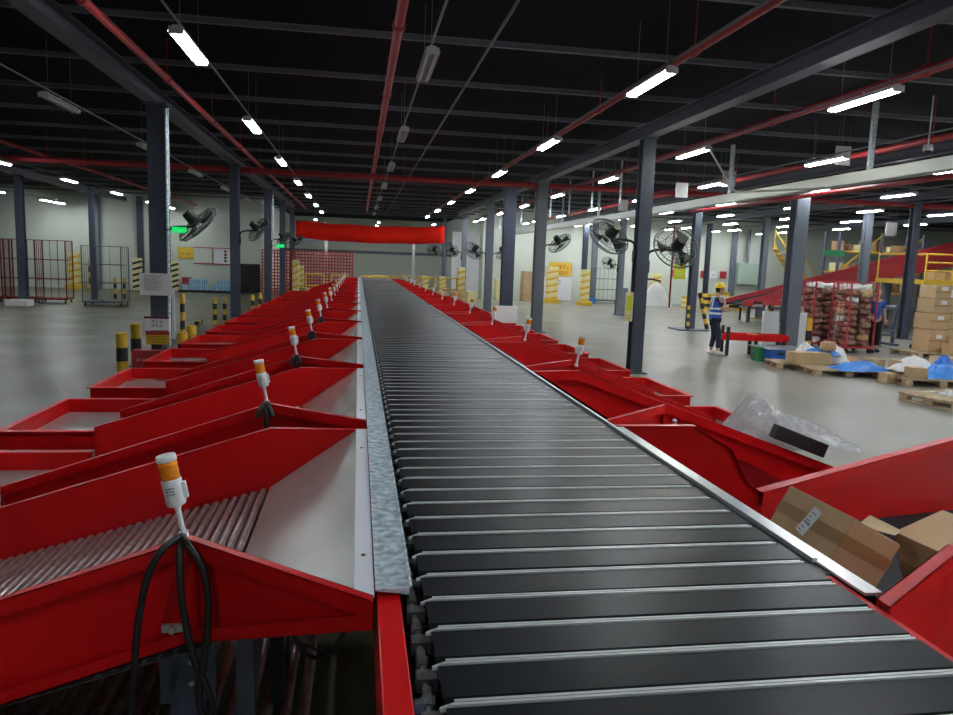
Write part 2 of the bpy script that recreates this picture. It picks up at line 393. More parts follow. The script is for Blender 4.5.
column('S3', 17.8, 30.6, 'steel column in front of the yellow stair', cml)
column('S4', 18.9, 38.2, 'far steel column with a small sign near the wall', s=.9)
column('W1', -11.9, 28.8, 'steel column in the concrete footing among red cages')
column('W2', -10.75, 32.5, 'steel column behind the blue trolley frame', s=.75)
column('W3', -11.2, 40.9, 'far steel column with yellow guard left of the notice column')
tag(MB().bbox(-12.2, -11.5, 28.0, 28.64, 0, .22, .02).build('concrete_footing', M['offwhite']), 'low pale concrete footing around the left column', 'footing')
pipe('conduit', (-3.27, 13.60, 0.05), (-3.27, 13.60, 4.5), .028, M['galv'], 'galvanised conduit running down the notice column', 'conduit')
pipe('conduit', (-3.22, 13.55, 2.9), (-3.22, 13.55, 4.5), .012, M['white'], 'thin white cable beside the conduit on the notice column', 'cable')
pipe('conduit', (-3.28, 29.7, 1.6), (-3.28, 29.7, 4.5), .022, M['galv'], 'galvanised conduit on the third left column', 'conduit')

# ------------------------------------------------------------------ slat conveyor
SX0, SX1, PIT, SY0 = .188, 1.402, .1575, .62
conv = thing('slat_conveyor', 'long black slat sorting conveyor with red and galvanised side rails', 'conveyor', (.8, 0, 0))
cx_ = .8
slat_me = MB()
slat_me.hull([(SX0-cx_, .002, 0), (SX1-cx_, .002, 0), (SX1-cx_, .128, 0), (SX0-cx_, .128, 0)], [(SX0-cx_, .006, .012), (SX1-cx_, .006, .012), (SX1-cx_, .124, .012), (SX0-cx_, .124, .012)])
slat_me = slat_me.mesh('slat', M['slat'])
sb = MB()
sb.box(SX0-cx_+.012, SX1-cx_-.008, .1295, .1375, -.004, .0145); sb.box(SX0-cx_+.02, SX1-cx_-.012, .1420, .1510, -.004, .0135)
sb.cyl((SX0-cx_+.012, .134, .008), (SX0-cx_-.008, .142, -.004), .007, n=8)
strip_me = sb.mesh('edge_strip', M['strip'])
NS = 100
for i in range(NS):
    o = bpy.data.objects.new('slat', slat_me); col.objects.link(o); o.parent = conv; o.location = (0, SY0+i*PIT, 1.188)
    o.rotation_euler = (R(random.gauss(0, .35)), R(random.gauss(0, .08)), 0)
    s = bpy.data.objects.new('edge_strip', strip_me); col.objects.link(s); s.parent = o
fs = MB()
yy = SY0+NS*PIT
while yy < 35.2:
    a = random.gauss(0, .0007)
    fs.hull([(SX0-cx_, yy, 1.19), (SX1-cx_, yy, 1.19), (SX1-cx_, yy+.126, 1.19), (SX0-cx_, yy+.126, 1.19)], [(SX0-cx_, yy+.004, 1.2+a), (SX1-cx_, yy+.004, 1.2+a), (SX1-cx_, yy+.122, 1.2-a), (SX0-cx_, yy+.122, 1.2-a)])
    fs.box(SX0-cx_, SX1-cx_, yy+.1320, yy+.150, 1.18, 1.202, 1); yy += PIT
tag(fs.build('far_slats', [M['slat'], M['strip']], conv), kind='stuff')
# under-frame and chain
cb = MB()
cb.tube([(.160-cx_, .5+.5*i, 1.165) for i in range(70)], .011, n=6)
for i in range(120):
    y = SY0+i*PIT
    cb.box(.140-cx_, .186-cx_, y+.105, y+.145, 1.15, 1.182); cb.cyl((.146-cx_, y+.05, 1.16), (.174-cx_, y+.05, 1.16), .017, n=8)
    cb.box(.150-cx_, .168-cx_, y+.02, y+.085, 1.166, 1.178)
cb.build('drive_chain', M['chain'], conv)
MB().box(.13-cx_, 1.42-cx_, .5, 35.3, 1.02, 1.13).build('inner_frame', M['black'], conv)
for i in range(24):      # roller wheel brackets in the dark slot
    y = .8+.62*i
    b = MB(); b.box(.128-cx_, .158-cx_, y, y+.05, 1.12, 1.165); b.cyl((.13-cx_, y+.025, 1.15), (.150-cx_, y+.025, 1.15), .018, n=10)
    b.build('wheel_bracket', M['leg'], conv)
rb = MB(); rb.bbox(.062-cx_, .127-cx_, .1, 35.3, .93, 1.175, .004); rb.build('side_rail', M['red'], conv)
rb = MB(); rb.bbox(1.418-cx_, 1.446-cx_, .1, 1.95, .93, 1.184, .004); rb.build('side_rail', M['red'], conv)
rb = MB(); rb.bbox(1.418-cx_, 1.446-cx_, 1.95, 35.3, .93, 1.188, .004); rb.build('side_rail', M['black'], conv)
y = 1.93; k = 0
while y < 35.2:
    L = min(2.2, 35.25-y)
    b = MB()   # folded galvanised cover: top, inner drop, outer lip
    b.hull([(.058-cx_, y, 1.197), (.158-cx_, y, 1.182), (.158-cx_, y+L-.004, 1.182), (.058-cx_, y+L-.004, 1.197)], [(.058-cx_, y, 1.200), (.158-cx_, y, 1.203), (.158-cx_, y+L-.004, 1.203), (.058-cx_, y+L-.004, 1.2115)])
    b.box(.152-cx_, .159-cx_, y, y+L-.004, 1.165, 1.209)
    b.build('cover_strip', M['galv'], conv)
    b = MB(); b.box(1.434-cx_, 1.452-cx_, y+(.002 if k else .10), y+L-.002, 1.19, 1.206)
    b.build('cover_strip', M['alu'], conv)
    y += L; k += 1
for i in range(12):
    y = 1.2+2.9*i
    for x in (.09, 1.43): MB().box(x-cx_-.03, x-cx_+.03, y-.04, y+.04, 0, .94).build('leg', M['leg'], conv)
    MB().bar((.12-cx_, y, .35), (1.40-cx_, y, .35), .05).build('cross_brace', M['leg'], conv)
b = MB().bbox(.1-cx_, 1.46-cx_, 35.3, 36.2, .7, 1.28, .03); b.build('drive_housing', M['yellow'], conv)

# ------------------------------------------------------------------ chutes
def panel_poly(mb, pts, out, t=.004, fl=.04, lipb=.055):
    """pts: list of (x, y, ztop, zbottom) along the wall; out = direction the flanges fold to (unit y)."""
    n = Vector((0, out, 0))
    for a, b in zip(pts[:-1], pts[1:]):
        A, B = Vector((a[0], a[1], 0)), Vector((b[0], b[1], 0))
        def P(V, z, k): q = V+n*k; return (q.x, q.y, z)
        mb.hull([P(A, a[3], 0), P(B, b[3], 0), P(B, b[3], t), P(A, a[3], t)], [P(A, a[2], 0), P(B, b[2], 0), P(B, b[2], t), P(A, a[2], t)])
        mb.hull([P(A, a[2]-.004, 0), P(B, b[2]-.004, 0), P(B, b[2]-.004, fl), P(A, a[2]-.004, fl)], [P(A, a[2], 0), P(B, b[2], 0), P(B, b[2], fl), P(A, a[2], fl)])
        mb.hull([P(A, a[2]-lipb, fl-.004), P(B, b[2]-lipb, fl-.004), P(B, b[2]-lipb, fl), P(A, a[2]-lipb, fl)], [P(A, a[2], fl-.004), P(B, b[2], fl-.004), P(B, b[2], fl), P(A, a[2], fl)])
        if a[2]-a[3] > .15 or b[2]-b[3] > .15:
            mb.hull([P(A, a[3], fl-.004), P(B, b[3], fl-.004), P(B, b[3], fl), P(A, a[3], fl)], [P(A, a[3]+.045, fl-.004), P(B, b[3]+.045, fl-.004), P(B, b[3]+.045, fl), P(A, a[3]+.045, fl)])
            mb.hull([P(A, a[3], 0), P(B, b[3], 0), P(B, b[3], fl), P(A, a[3], fl)], [P(A, a[3]+.005, 0), P(B, b[3]+.005, 0), P(B, b[3]+.005, fl), P(A, a[3]+.005, fl)])
    a = pts[-1]
    mb.box(a[0]-.004, a[0]+.004, a[1], a[1]+out*fl, a[3], a[2])
    return mb
roller_me = {}
def roller_mesh(L):
    if L not in roller_me:
        b = MB(); b.cyl((0, 0, 0), (0, L, 0), .0205, n=12); b.cyl((0, -.006, 0), (0, L+.006, 0), .006, n=6); roller_me[L] = b.mesh('roller', M['roller'])
    return roller_me[L]

def chute(sx, k, y0, label, group, detail=True, zend=.70, ubed=2.1, utray=3.1, ztray=.51, kind='normal'):
    t = thing('sorting_chute', label, 'chute', ((.055 if sx < 0 else 1.45), y0, 0), 0, group)
    X = lambda u: sx*u
    zb = zend-.33
    def ztop(u): return 1.2+(zend-1.2)*(u-.55)/(ubed-.55)
    # near wall: funnels in from the belt edge, then runs straight out
    near = [(X(.005), .02, 1.2, 1.12), (X(.575), .5, 1.2, .85), (X(ubed), .5, zend, zb)]
    far = [(X(.005), 2.0, 1.19, 1.15), (X(.5), 2.02, 1.195, .85), (X(ubed), 2.02, zend, zb)]
    if kind == 'long': far = [(X(.005), 2.0, 1.19, 1.15), (X(.45), 2.02, 1.2, .85), (X(2.95), 2.02, .32, .02)]; near = near[:2]
    panel_poly(MB(), near, -1).build('side_panel', M['red'], t)
    panel_poly(MB(), far, 1 if sx < 0 or k > 1 else -1, lipb=.055 if sx < 0 or k > 1 else .09).build('side_panel', M['red'], t)
    # slide plate with a flat strip at the belt
    sp = MB()
    sp.hull([(X(.055), .07, 1.186), (X(.5), .505, .876), (X(.5), 2.018, .876), (X(.055), 1.998, 1.186)], [(X(.055), .07, 1.19), (X(.5), .505, .88), (X(.5), 2.018, .88), (X(.055), 1.998, 1.19)])
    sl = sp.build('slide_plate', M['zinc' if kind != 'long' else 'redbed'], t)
    MB().box(X(.0), X(.055 if sx < 0 else .015), .03, 2.0, 1.188, 1.1965).build('edge_flange', M['zincwhite'], sl)
    if sx < 0 and k < 4:   # screws on the flange
        b = MB()
        for q in range(2): b.cyl((X(.028), .3+1.3*q, 1.196), (X(.028), .3+1.3*q, 1.2), .007, n=8)
        b.build('flange_screws', M['chain'], sl)
    ub = ubed if kind != 'long' else 2.1
    # bed
    z1, z2 = .86, zb+.06
    if detail and sx < 0:
        rm = roller_mesh(1.49); n = int((ub-.54)/.0475)
        for i in range(n):
            u = .535+.0475*i; o = bpy.data.objects.new('roller', rm); col.objects.link(o); o.parent = t
            o.location = (X(u), .515, z1+(z2-z1)*(u-.52)/(ub-.52))
        u_ = MB(); u_.hull([(X(.52), .51, z1-.05), (X(ub), .51, z2-.05), (X(ub), 2.015, z2-.05), (X(.52), 2.015, z1-.05)], [(X(.52), .51, z1-.045), (X(ub), .51, z2-.045), (X(ub), 2.015, z2-.045), (X(.52), 2.015, z1-.045)])
        u_.build('bed_plate', M['chain'], t)
    elif sx < 0:
        b = MB()
        for i in range(12):
            u = .56+.125*i; z = z1+(z2-z1)*(u-.52)/(ub-.52); b.cyl((X(u), .515, z), (X(u), 2.0, z), .05, n=8)
        b.build('roller_bed', M['roller'], t)
    else:
        y2 = .51 if kind != 'long' else .45
        b = MB(); b.hull([(X(.5), y2, z1-.005), (X(ub), y2, z2-.005), (X(ub), 2.015, z2-.005), (X(.5), 2.015, z1-.005)], [(X(.5), y2, z1), (X(ub), y2, z2), (X(ub), 2.015, z2), (X(.5), 2.015, z1)])
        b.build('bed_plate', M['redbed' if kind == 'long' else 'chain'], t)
    # receiving tray
    if kind != 'long':
        a, c, zz = ubed+.01, utray, ztray
        b = MB(); th = .035
        b.box(X(a), X(c), .50, .50+th, zz-.17, zz); b.box(X(a), X(c), 2.0-th, 2.0, zz-.17, zz); b.box(X(c-th), X(c), .50+th, 2.0-th, zz-.17, zz)
        b.box(X(a), X(c), .47, .50, zz-.012, zz); b.box(X(c), X(c+.03), .47, 2.03, zz-.012, zz); b.box(X(a), X(c), 2.0, 2.03, zz-.012, zz)
        tr = b.build('receiving_tray', M['red'], t)
        MB().box(X(a), X(c-th), .50+th, 2.0-th, zz-.15, zz-.14).build('tray_floor', M['zinc'], tr)
        for u in (a+.1, c-.08):
            for yy in (.56, 1.94): MB().box(X(u)-.025, X(u)+.025, yy-.025, yy+.025, 0, zz-.16).build('leg', M['leg'], t)
    for u, zt in ((.42, .87), (1.2, .58)):
        for yy in (.6, 1.92): MB().box(X(u)-.03, X(u)+.03, yy-.03, yy+.03, 0, zt-.05).build('leg', M['leg'], t)
    return t

NCH = 15; PCH = 2.2; CY0 = 1.88
LG, RG = 'red sorting chutes left of the belt', 'red sorting chutes right of the belt'
for k in range(NCH):
    y0 = CY0+PCH*k
    lab = 'red steel chute %s left of the belt, %s' % ('with steel rollers' if k < 5 else 'with zinc plate', nth(k))
    if k < 6: c = chute(-1, k, y0, lab, LG, True)
    elif k == 6: c = far_l = chute(-1, k, y0, lab, LG, False)
    else: dup(far_l, (.055, y0, 0), label=lab)
    lab = 'red steel chute with end tray right of the belt, %s' % nth(k)
    if k == 0: continue
    if k == 1: chute(1, k, y0, 'red chute right of the belt under the crumpled plastic sheet', RG, False, zend=.63, kind='long')
    elif k == 2: far_r = chute(1, k, y0, lab, RG, False, zend=.63, utray=2.9, ztray=.45)
    else: dup(far_r, (1.45, y0, 0), label=lab)
# details on the nearest left chute: bracket, bolts
b = MB(); b.box(-.60, -.52, 2.32, 2.333, .90, .925); b.cyl((-.565, 2.325, .915), (-.565, 2.30, .915), .012, n=10)
tag(b.build('mounting_bracket', M['alu']), 'small bright bracket bolted low on the nearest left chute wall', 'bracket')

# the chute full of cartons, nearest on the right
t = thing('carton_chute', 'nearest right chute, red walls splayed out, holding brown cartons', 'chute', (1.45, CY0, 0))
x = lambda X_: X_-1.45
yv = lambda Y_: Y_-CY0
nw = panel_poly(MB(), [(x(1.455), yv(1.76), 1.2, 1.12), (x(2.0), yv(2.12), 1.2, .75), (x(2.5), yv(2.2), 1.1, .5), (x(5.2), yv(2.2), .55, .10)], -1, fl=.055)
nw.build('side_panel', M['red'], t)
pp = MB(); A = [(1.455, 1.2), (1.95, 1.2), (2.19, 1.06), (2.30, .86), (2.385, .80), (2.47, .50), (1.95, .60), (1.455, 1.1)]
pp.hull([(x(a), yv(3.95), z) for a, z in A], [(x(a), yv(3.954), z) for a, z in A])
for (a, z), (b_, z2) in zip(A[:4], A[1:5]): pp.hull([(x(a), yv(3.925), z-.006), (x(b_), yv(3.925), z2-.006), (x(b_), yv(3.975), z2-.006), (x(a), yv(3.975), z-.006)], [(x(a), yv(3.925), z), (x(b_), yv(3.925), z2), (x(b_), yv(3.975), z2), (x(a), yv(3.975), z)])
pp.build('end_panel', M['red'], t)
# splayed long wall
d = Vector((2.51, 1.30, 0)).normalized(); nrm = Vector((-d.y, d.x, 0))
aw = MB(); P0 = Vector((2.38, 3.955, 0)); Q0 = P0+d*4.2
def V(p, z, k=0.): q = p+nrm*k; return (x(q.x), yv(q.y), z)
aw.hull([V(P0, .40), V(Q0, .04), V(Q0, .04, .005), V(P0, .40, .005)], [V(P0, .80), V(Q0, .80), V(Q0, .80, .005), V(P0, .80, .005)])
aw.hull([V(P0, .794, -.05), V(Q0, .794, -.05), V(Q0, .794, .02), V(P0, .794, .02)], [V(P0, .80, -.05), V(Q0, .80, -.05), V(Q0, .80, .02), V(P0, .80, .02)])
aw.hull([V(P0, .71, -.05), V(Q0, .71, -.05), V(Q0, .71, -.045), V(P0, .71, -.045)], [V(P0, .80, -.05), V(Q0, .80, -.05), V(Q0, .80, -.045), V(P0, .80, -.045)])
aw.build('splayed_wall', M['red'], t)
sp = MB(); sp.hull([(x(1.50), yv(1.85), 1.184), (x(2.0), yv(2.15), .72), (x(2.0), yv(3.94), .72), (x(1.50), yv(3.94), 1.184)], [(x(1.50), yv(1.85), 1.19), (x(2.0), yv(2.15), .726), (x(2.0), yv(3.94), .726), (x(1.50), yv(3.94), 1.19)])
so = sp.build('slide_plate', M['bed'], t)
MB().box(x(1.448), x(1.505), yv(1.80), yv(3.94), 1.188, 1.1965).build('edge_flange', M['alu'], so)
bb = MB()
def bz(X_): return .60-(X_-2.0)*.15
far = [(2.0, 3.94), (2.38, 3.95), (Q0.x, Q0.y), (6.0, 2.22), (2.5, 2.22), (2.0, 2.14)]
bb.hull([(x(a), yv(b_), bz(a)-.02) for a, b_ in far][::-1], [(x(a), yv(b_), bz(a)) for a, b_ in far][::-1])
bb.build('bed_belt', M['bed'], t)
for X_, Y_ in ((2.3, 2.4), (2.3, 3.8), (3.8, 2.4), (3.8, 4.5), (5.4, 2.4), (5.4, 5.2)): MB().box(x(X_)-.03, x(X_)+.03, yv(Y_)-.03, yv(Y_)+.03, 0, bz(X_)-.02).build('leg', M['leg'], t)

# underside roller lane, below left chutes
t = thing('lower_roller_lane', 'dim galvanised roller lane lying low beneath the nearest left chute', 'roller lane', (-.8, 2.2, 0))
for i in range(22):
    MB().cyl((-.9+.072*i, 0, .30), (-.9+.072*i, 1.5, .30), .022, n=10).build('roller', M['roller'], t)
for yy in (-.02, 1.52): MB().box(-.95, .68, yy-.015, yy+.015, .26, .34).build('side_rail', M['chain'], t)
for xx in (-.8, .6):
    for yy in (.2, 1.3): MB().box(xx-.02, xx+.02, yy-.02, yy+.02, 0, .28).build('leg', M['leg'], t)
# blue plated support by the nearest beacon
t = thing('support_post', 'slate blue bolted support post under the nearest left chute', 'support post', (-.585, 2.62, 0))
MB().box(-.06, .06, -.03, .03, 0, .80).build('post', M['leg'], t)
MB().box(-.09, .10, -.045, -.032, .50, .76).build('bolt_plate', M['leg'], t)
for zz in (.58, .66): MB().cyl((.02, -.046, zz), (.02, -.06, zz), .011, n=8).build('bolt', M['alu'], t)
t = thing('diagonal_brace', 'pale diagonal brace leaning behind the hanging black cables', 'brace', (-.40, 2.75, 0))
MB().bar((-.02, 0, .2), (.07, 0, .82), .05, .03).build('bar', M['leg'], t)
MB().bar((.10, .1, .0), (.10, .1, .83), .05, .05).build('post', M['black'], t)
b = MB(); pts = []
for i in range(17):
    a = PI*i/16; pts.append((-.125-.115*math.cos(a), 2.55+.02*math.sin(3*a), .86-.19*math.sin(a)))
b.tube(pts, .008, n=8); b.tube([(-.20, 2.6, .70), (-.12, 2.6, .655), (-.02, 2.62, .64), (.05, 2.66, .62)], .004, n=6)
tag(b.build('hanging_cable', M['rubber']), 'black cable loop sagging under the nearest slide plate', 'cable')

# ------------------------------------------------------------------ beacons
def beacon(sx, label, group, tilt=11, cable=True):
    t = thing('warning_beacon', label, 'beacon light', (0, 0, 0), 0, group)
    g = MB(); g.cyl((0, 0, 0), (0, 0, .115), .009, n=12); g.cyl((0, 0, 0), (0, 0, .02), .016, n=10); g.cyl((0, 0, .10), (0, 0, .112), .013, .018, n=12)
    root = g.build('pole', M['white'], t)
    root.rotation_euler = (0, sx*R(tilt), 0)
    b = MB(); b.lathe([(0, .110), (.027, .110), (.030, .114), (.031, .192), (.029, .196), (0, .196)], 24); b.box(sx*-.034 - .006, sx*-.034+.006, -.01, .01, .128, .18)
    hs = b.build('base_housing', M['white'], t)
    b = MB()
    for r_ in range(3):
        for q in range(3): b.box(-.014+q*.009, -.008+q*.009, -.0325, -.031, .150+r_*.010, .153+r_*.010)
    b.build('rating_label', M['ink'], hs)
    b = MB(); b.lathe([(.0285, .196), (.0292, .205), (.0285, .212), (.0292, .221), (.0285, .23), (.0292, .24), (.0285, .255), (0, .255)], 24); b.build('amber_lens', M['amber'], t)
    b = MB(); b.lathe([(.029, .254), (.0305, .256), (.0305, .270), (.028, .274), (0, .274)], 24); b.build('cap', M['white'], t)
    for c in t.children: c.rotation_euler = (0, sx*R(tilt), 0)
    return t
def loop_cable(pts, r=.011): return MB().tube(pts, r, n=8)
def smooth(pts, n=8):
    out = []; P = [Vector(p) for p in pts]; P = [P[0]]+P+[P[-1]]
    for i in range(1, len(P)-2):
        for k in range(n):
            s = k/n; a, b_, c, d_ = P[i-1], P[i], P[i+1], P[i+2]
            out.append(.5*((2*b_)+(c-a)*s+(2*a-5*b_+4*c-d_)*s*s+(3*b_-a-3*c+d_)*s**3))
    out.append(P[-2]); return out
b1 = beacon(-1, 'nearest amber and white beacon at the left chute peak', 'amber beacons left of the belt')
b1.location = (-.535, CY0+.48, 1.2)
LB = [(-.535, CY0+.48)]
for k in range(1, NCH):
    dup(b1, (-.535, CY0+PCH*k+.46, 1.2), label='amber and white warning beacon on the left chutes, %s' % nth(k))
b2 = beacon(1, 'amber and white warning beacon on the right chutes, nearest', 'amber beacons right of the belt', 10)
b2.location = (1.95, CY0+PCH*2+.06, 1.2)
for k in range(3, NCH):
    dup(b2, (1.95, CY0+PCH*k-.05, 1.2), label='amber and white warning beacon on the right chutes, %s' % nth(k-2))
# black cables draped at the beacon feet
def cables(x, y, k, sx=-1, big=True):
    t = thing('beacon_cable', 'black cables draped over the chute wall at the %s left beacon' % nth(k) if k else 'thick black cable loops hanging from the nearest left beacon', 'cable', (x, y, 1.2), 0, 'black cables at the beacons')
    s = 1. if big else .55
    l = -.62 if big else -.22
    for j, pts in enumerate((
        [(0, 0, .01), (-.04, -.06, 0), (-.085, -.075, -.08), (-.115, -.08, -.22), (-.13, -.085, -.38), (-.15, -.09, l)],
        [(0, 0, .01), (.03, -.06, .0), (.075, -.075, -.07), (.09, -.08, -.20), (.075, -.085, -.36), (.06, -.085, -.5), (.10, -.09, l)],
        [(0, 0, .01), (.005, -.065, -.03), (.012, -.075, -.18), (.045, -.08, -.36), (.085, -.085, -.46), (.13, -.09, l-.02)])):
        if not big: pts = [p for p in pts if p[2] > l*.9]; pts = [(p[0]*s, p[1], p[2]*.8) for p in pts]
        MB().tube(smooth(pts), .0115 if big else .017, n=8).build('cable_strand', M['rubber'], t)
    return t
cables(-.535, CY0+.46, 0)
for k in range(1, 5): cables(-.535, CY0+PCH*k+.44, k, big=False)
# strut in the gap on the right
b = MB(); b.cyl((2.02, 4.36, 1.12), (2.06, 4.26, .88), .009, n=8); b.ball((2.02, 4.37, 1.13), .016, n=8)
tag(b.build('toggle_rod', M['alu']), 'small bright rod standing in the gap between the right chutes', 'rod')

# ------------------------------------------------------------------ cartons in the near right chute
def carton(name, label, loc, rot, dx, dy, dz, group=None, lab=None, tape=True, m='carton'):
    t = bpy.data.objects.new(name, None); col.objects.link(t); t.location = loc; t.rotation_euler = rot; tag(t, label, 'carton', group)
    MB().bbox(-dx/2, dx/2, -dy/2, dy/2, -dz/2, dz/2, .004).build('box_body', M[m], t)
    e = .0015
    if tape:
        w_ = .028
        b = MB(); b.box(-dx/2-e, dx/2+e, -dy/2-e, dy/2+e, -w_, w_)
        b.box(-dx/2-.001, dx/2+.001, -dy/2-.0008, dy/2+.0008, -.0015, .0015); b.build('packing_tape', M['tape'], t)
    if lab:
        b = MB(); cx0, cz0, w2, h2, ang = lab
        def q(a, c, off): ca, sa = math.cos(ang), math.sin(ang); return (cx0+a*ca-c*sa, -dy/2-off, cz0+a*sa+c*ca)
        def rect(a0, a1, c0, c1, off, mi): b.hull([q(a0, c0, 0), q(a1, c0, 0), q(a1, c1, 0), q(a0, c1, 0)], [q(a0, c0, off), q(a1, c0, off), q(a1, c1, off), q(a0, c1, off)], mi)
        rect(-w2/2, w2/2, -h2/2, h2/2, .003, 0)
        rnd = random.Random(3)
        for i in range(6):
            zc = -h2/2+.012+i*(h2-.02)/6
            if i == 2:
                for j in range(12): rect(-w2*.36+j*w2*.06, -w2*.36+j*w2*.06+w2*.03*rnd.random()+.0006, zc, zc+.012, .0036, 1)
            else: rect(-w2*.38, -w2*.38+w2*(.3+.45*rnd.random()), zc, zc+.0028, .0036, 1)
        b.build('address_label', [M['paper'], M['ink']], t)
    return t
carton('carton', 'brown taped carton with a white address label leaning at the belt edge', (2.085, 2.83, .965), (-.486, .045, -1.459), .398, .206*1.4, .29*.71, None, lab=(.0, .02, .085, .13, -.35)) if False else None
def fitbox(label, c, e, d, lab=None, m='carton'):
    return carton('carton', label, c, e, d[0], d[1], d[2], 'brown cartons lying in the nearest right chute', lab=lab, m=m)
fitbox('brown taped carton with a white address label, tipped against the belt edge', (2.08, 2.83, .962), (-.486, .045, -1.459), (.398, .29, .206), lab=(.0, .0, .055, .13, -.25))
fitbox('large open-topped brown carton at the right edge of the picture', (2.70, 2.80, .80), (.331, -.003, -1.479), (.348, .283, .343), m='carton')
# torn flap of the middle carton
b = MB(); b.hull([(2.30, 2.93, .955), (2.40, 3.0, .97), (2.48, 2.90, .935), (2.42, 2.86, .935)], [(2.31, 2.95, .965), (2.41, 3.02, .976), (2.49, 2.92, .94), (2.43, 2.88, .94)])
tag(b.build('carton_flap', M['carton2']), 'torn pale carton flap sticking up between the cartons', 'carton flap')

# ------------------------------------------------------------------ crumpled plastic sheet
def crumple(cx, cy, z0, lx, ly, h, rz, seed, m, name, label, cat, nx=46, ny=30, amp=.05, ridge=None):
    b = MB(); vs = []
    for j in range(ny+1):
        for i in range(nx+1):
            u, v = i/nx, j/ny; a = (u-.5)*2; c = (v-.5)*2
            env = max(0, (1-abs(a)**2.2))*max(0, (1-abs(c)**2.2))
            if ridge: env *= ridge(u, v)
            n = noise.noise(Vector((u*4+seed, v*4, seed)))+.6*abs(noise.noise(Vector((u*9, v*9+seed, 3))))+.3*noise.noise(Vector((u*22, v*22, seed)))
            edge = 1+.12*noise.noise(Vector((a*2+seed, c*2, 7)))
            X_ = a*lx/2*edge; Y_ = c*ly/2*edge
            vs.append((X_, Y_, h*env+amp*n*(.3+env)))
    mn = min(v[2] for v in vs)
    vs = [(v[0], v[1], v[2]-mn*.9) for v in vs]
    fs_ = [(j*(nx+1)+i, j*(nx+1)+i+1, (j+1)*(nx+1)+i+1, (j+1)*(nx+1)+i) for j in range(ny) for i in range(nx)]
    b.add(vs, fs_, 0, False)
    o = b.build(name, m, loc=(cx, cy, z0), rot=(0, 0, rz)); tag(o, label, cat)
    sm = o.modifiers.new('thickness', 'SOLIDIFY'); sm.thickness = .002
    return o
pl = crumple(4.12, 6.52, .44, 1.35, .72, .36, R(-6), 2.3, M['film'], 'plastic_sheet', 'crumpled clear plastic sheet lying over the right chute wall', 'plastic sheet', ridge=lambda u, v: .55+.75*math.exp(-((u-.28)/.2)**2), amp=.07)
tag(MB().bbox(-.27, .27, -.05, .05, -.065, .065, .01).build('black_foam_block', M['rubber'], loc=(4.02, 6.05, .575), rot=(0, R(20), R(-2))), 'black foam block partly under the clear plastic sheet', 'foam block')

# ------------------------------------------------------------------ bollards
def bollard(name='bollard', r=.065, h=.95, bands=3):
    b = MB()
    for i in range(bands):
        z0, z1 = h*i/bands, h*(i+1)/bands; b.cyl((0, 0, z0), (0, 0, z1), r, n=16, mi=(i % 2), caps=False)
    b.lathe([(r, h), (r*.8, h+.02), (r*.4, h+.03), (0, h+.033)], 16, mi=0); b.cyl((0, 0, 0), (0, 0, .012), r*1.5, n=16, mi=1)
    return b.mesh(name, [M['yellow'], M['black']])
bol = bollard(); bol2 = bollard('bollard_tall', .05, 1.0, 5)
def put(me, name, loc, label, cat, group=None, rz=0, s=None):
    o = bpy.data.objects.new(name, me); col.objects.link(o); o.location = loc; o.rotation_euler = (0, 0, rz) if not isinstance(rz, tuple) else rz
    if s: o.scale = s if isinstance(s, tuple) else (s, s, s)
    return tag(o, label, cat, group)
BG = 'yellow and black bollards around the left columns'
for i, (x_, y_, h_, d_) in enumerate(((-3.92, 13.1, .70, 'front left of the red cabinet'), (-3.99, 14.15, .76, 'behind the red cabinet, left'), (-3.19, 14.2, .62, 'right of the notice column, nearer'), (-3.17, 14.85, .68, 'right of the notice column, farther'))):
    put(bol, 'bollard', (x_, y_, 0), 'thick yellow and black bollard %s' % d_, 'bollard', BG, s=(1.4, 1.4, h_/.95))
for i, (x_, y_, h_, d_) in enumerate(((-4.52, 18.9, 1.05, 'left of the pair behind the notice column'), (-4.26, 19.0, 1.05, 'right of the pair behind the notice column'), (-4.10, 22.3, .80, 'left of the pair by the second left column'), (-3.85, 22.4, .80, 'right of the pair by the second left column'), (-3.3, 24.2, .80, 'left of the pair right of the second column'), (-3.12, 24.6, .85, 'right of the pair right of the second column'), (-9.25, 30.3, 1.0, 'left of two standing behind the blue trolley'), (-8.95, 30.4, 1.0, 'right of two standing behind the blue trolley'), (-13.6, 40.6, 1.5, 'by the far left wall'))):
    put(bol2, 'bollard', (x_, y_, 0), 'slim yellow and black banded bollard, %s' % d_, 'bollard', BG, s=(1.15, 1.15, h_))
b = MB(); b.box(-.05, .05, -.02, .02, 0, 1.2)
tag(b.build('white_post', M['white'], loc=(-4.40, 18.6, 0)), 'slim white post beside the banded bollard pair', 'post')
for i, (x_, d_) in enumerate(((-4.62, 'left'), (-3.78, 'right'))):
    b = MB(); b.cyl((0, -.35, .06), (0, .35, .06), .05, n=10, mi=0); b.cyl((0, -.1, .06), (0, .1, .06), .052, n=10, mi=1)
    tag(b.build('floor_barrier', [M['black'], M['yellow']], loc=(x_, 22.6, 0)), 'low black and yellow floor barrier %s of the second left column' % d_, 'barrier', BG)

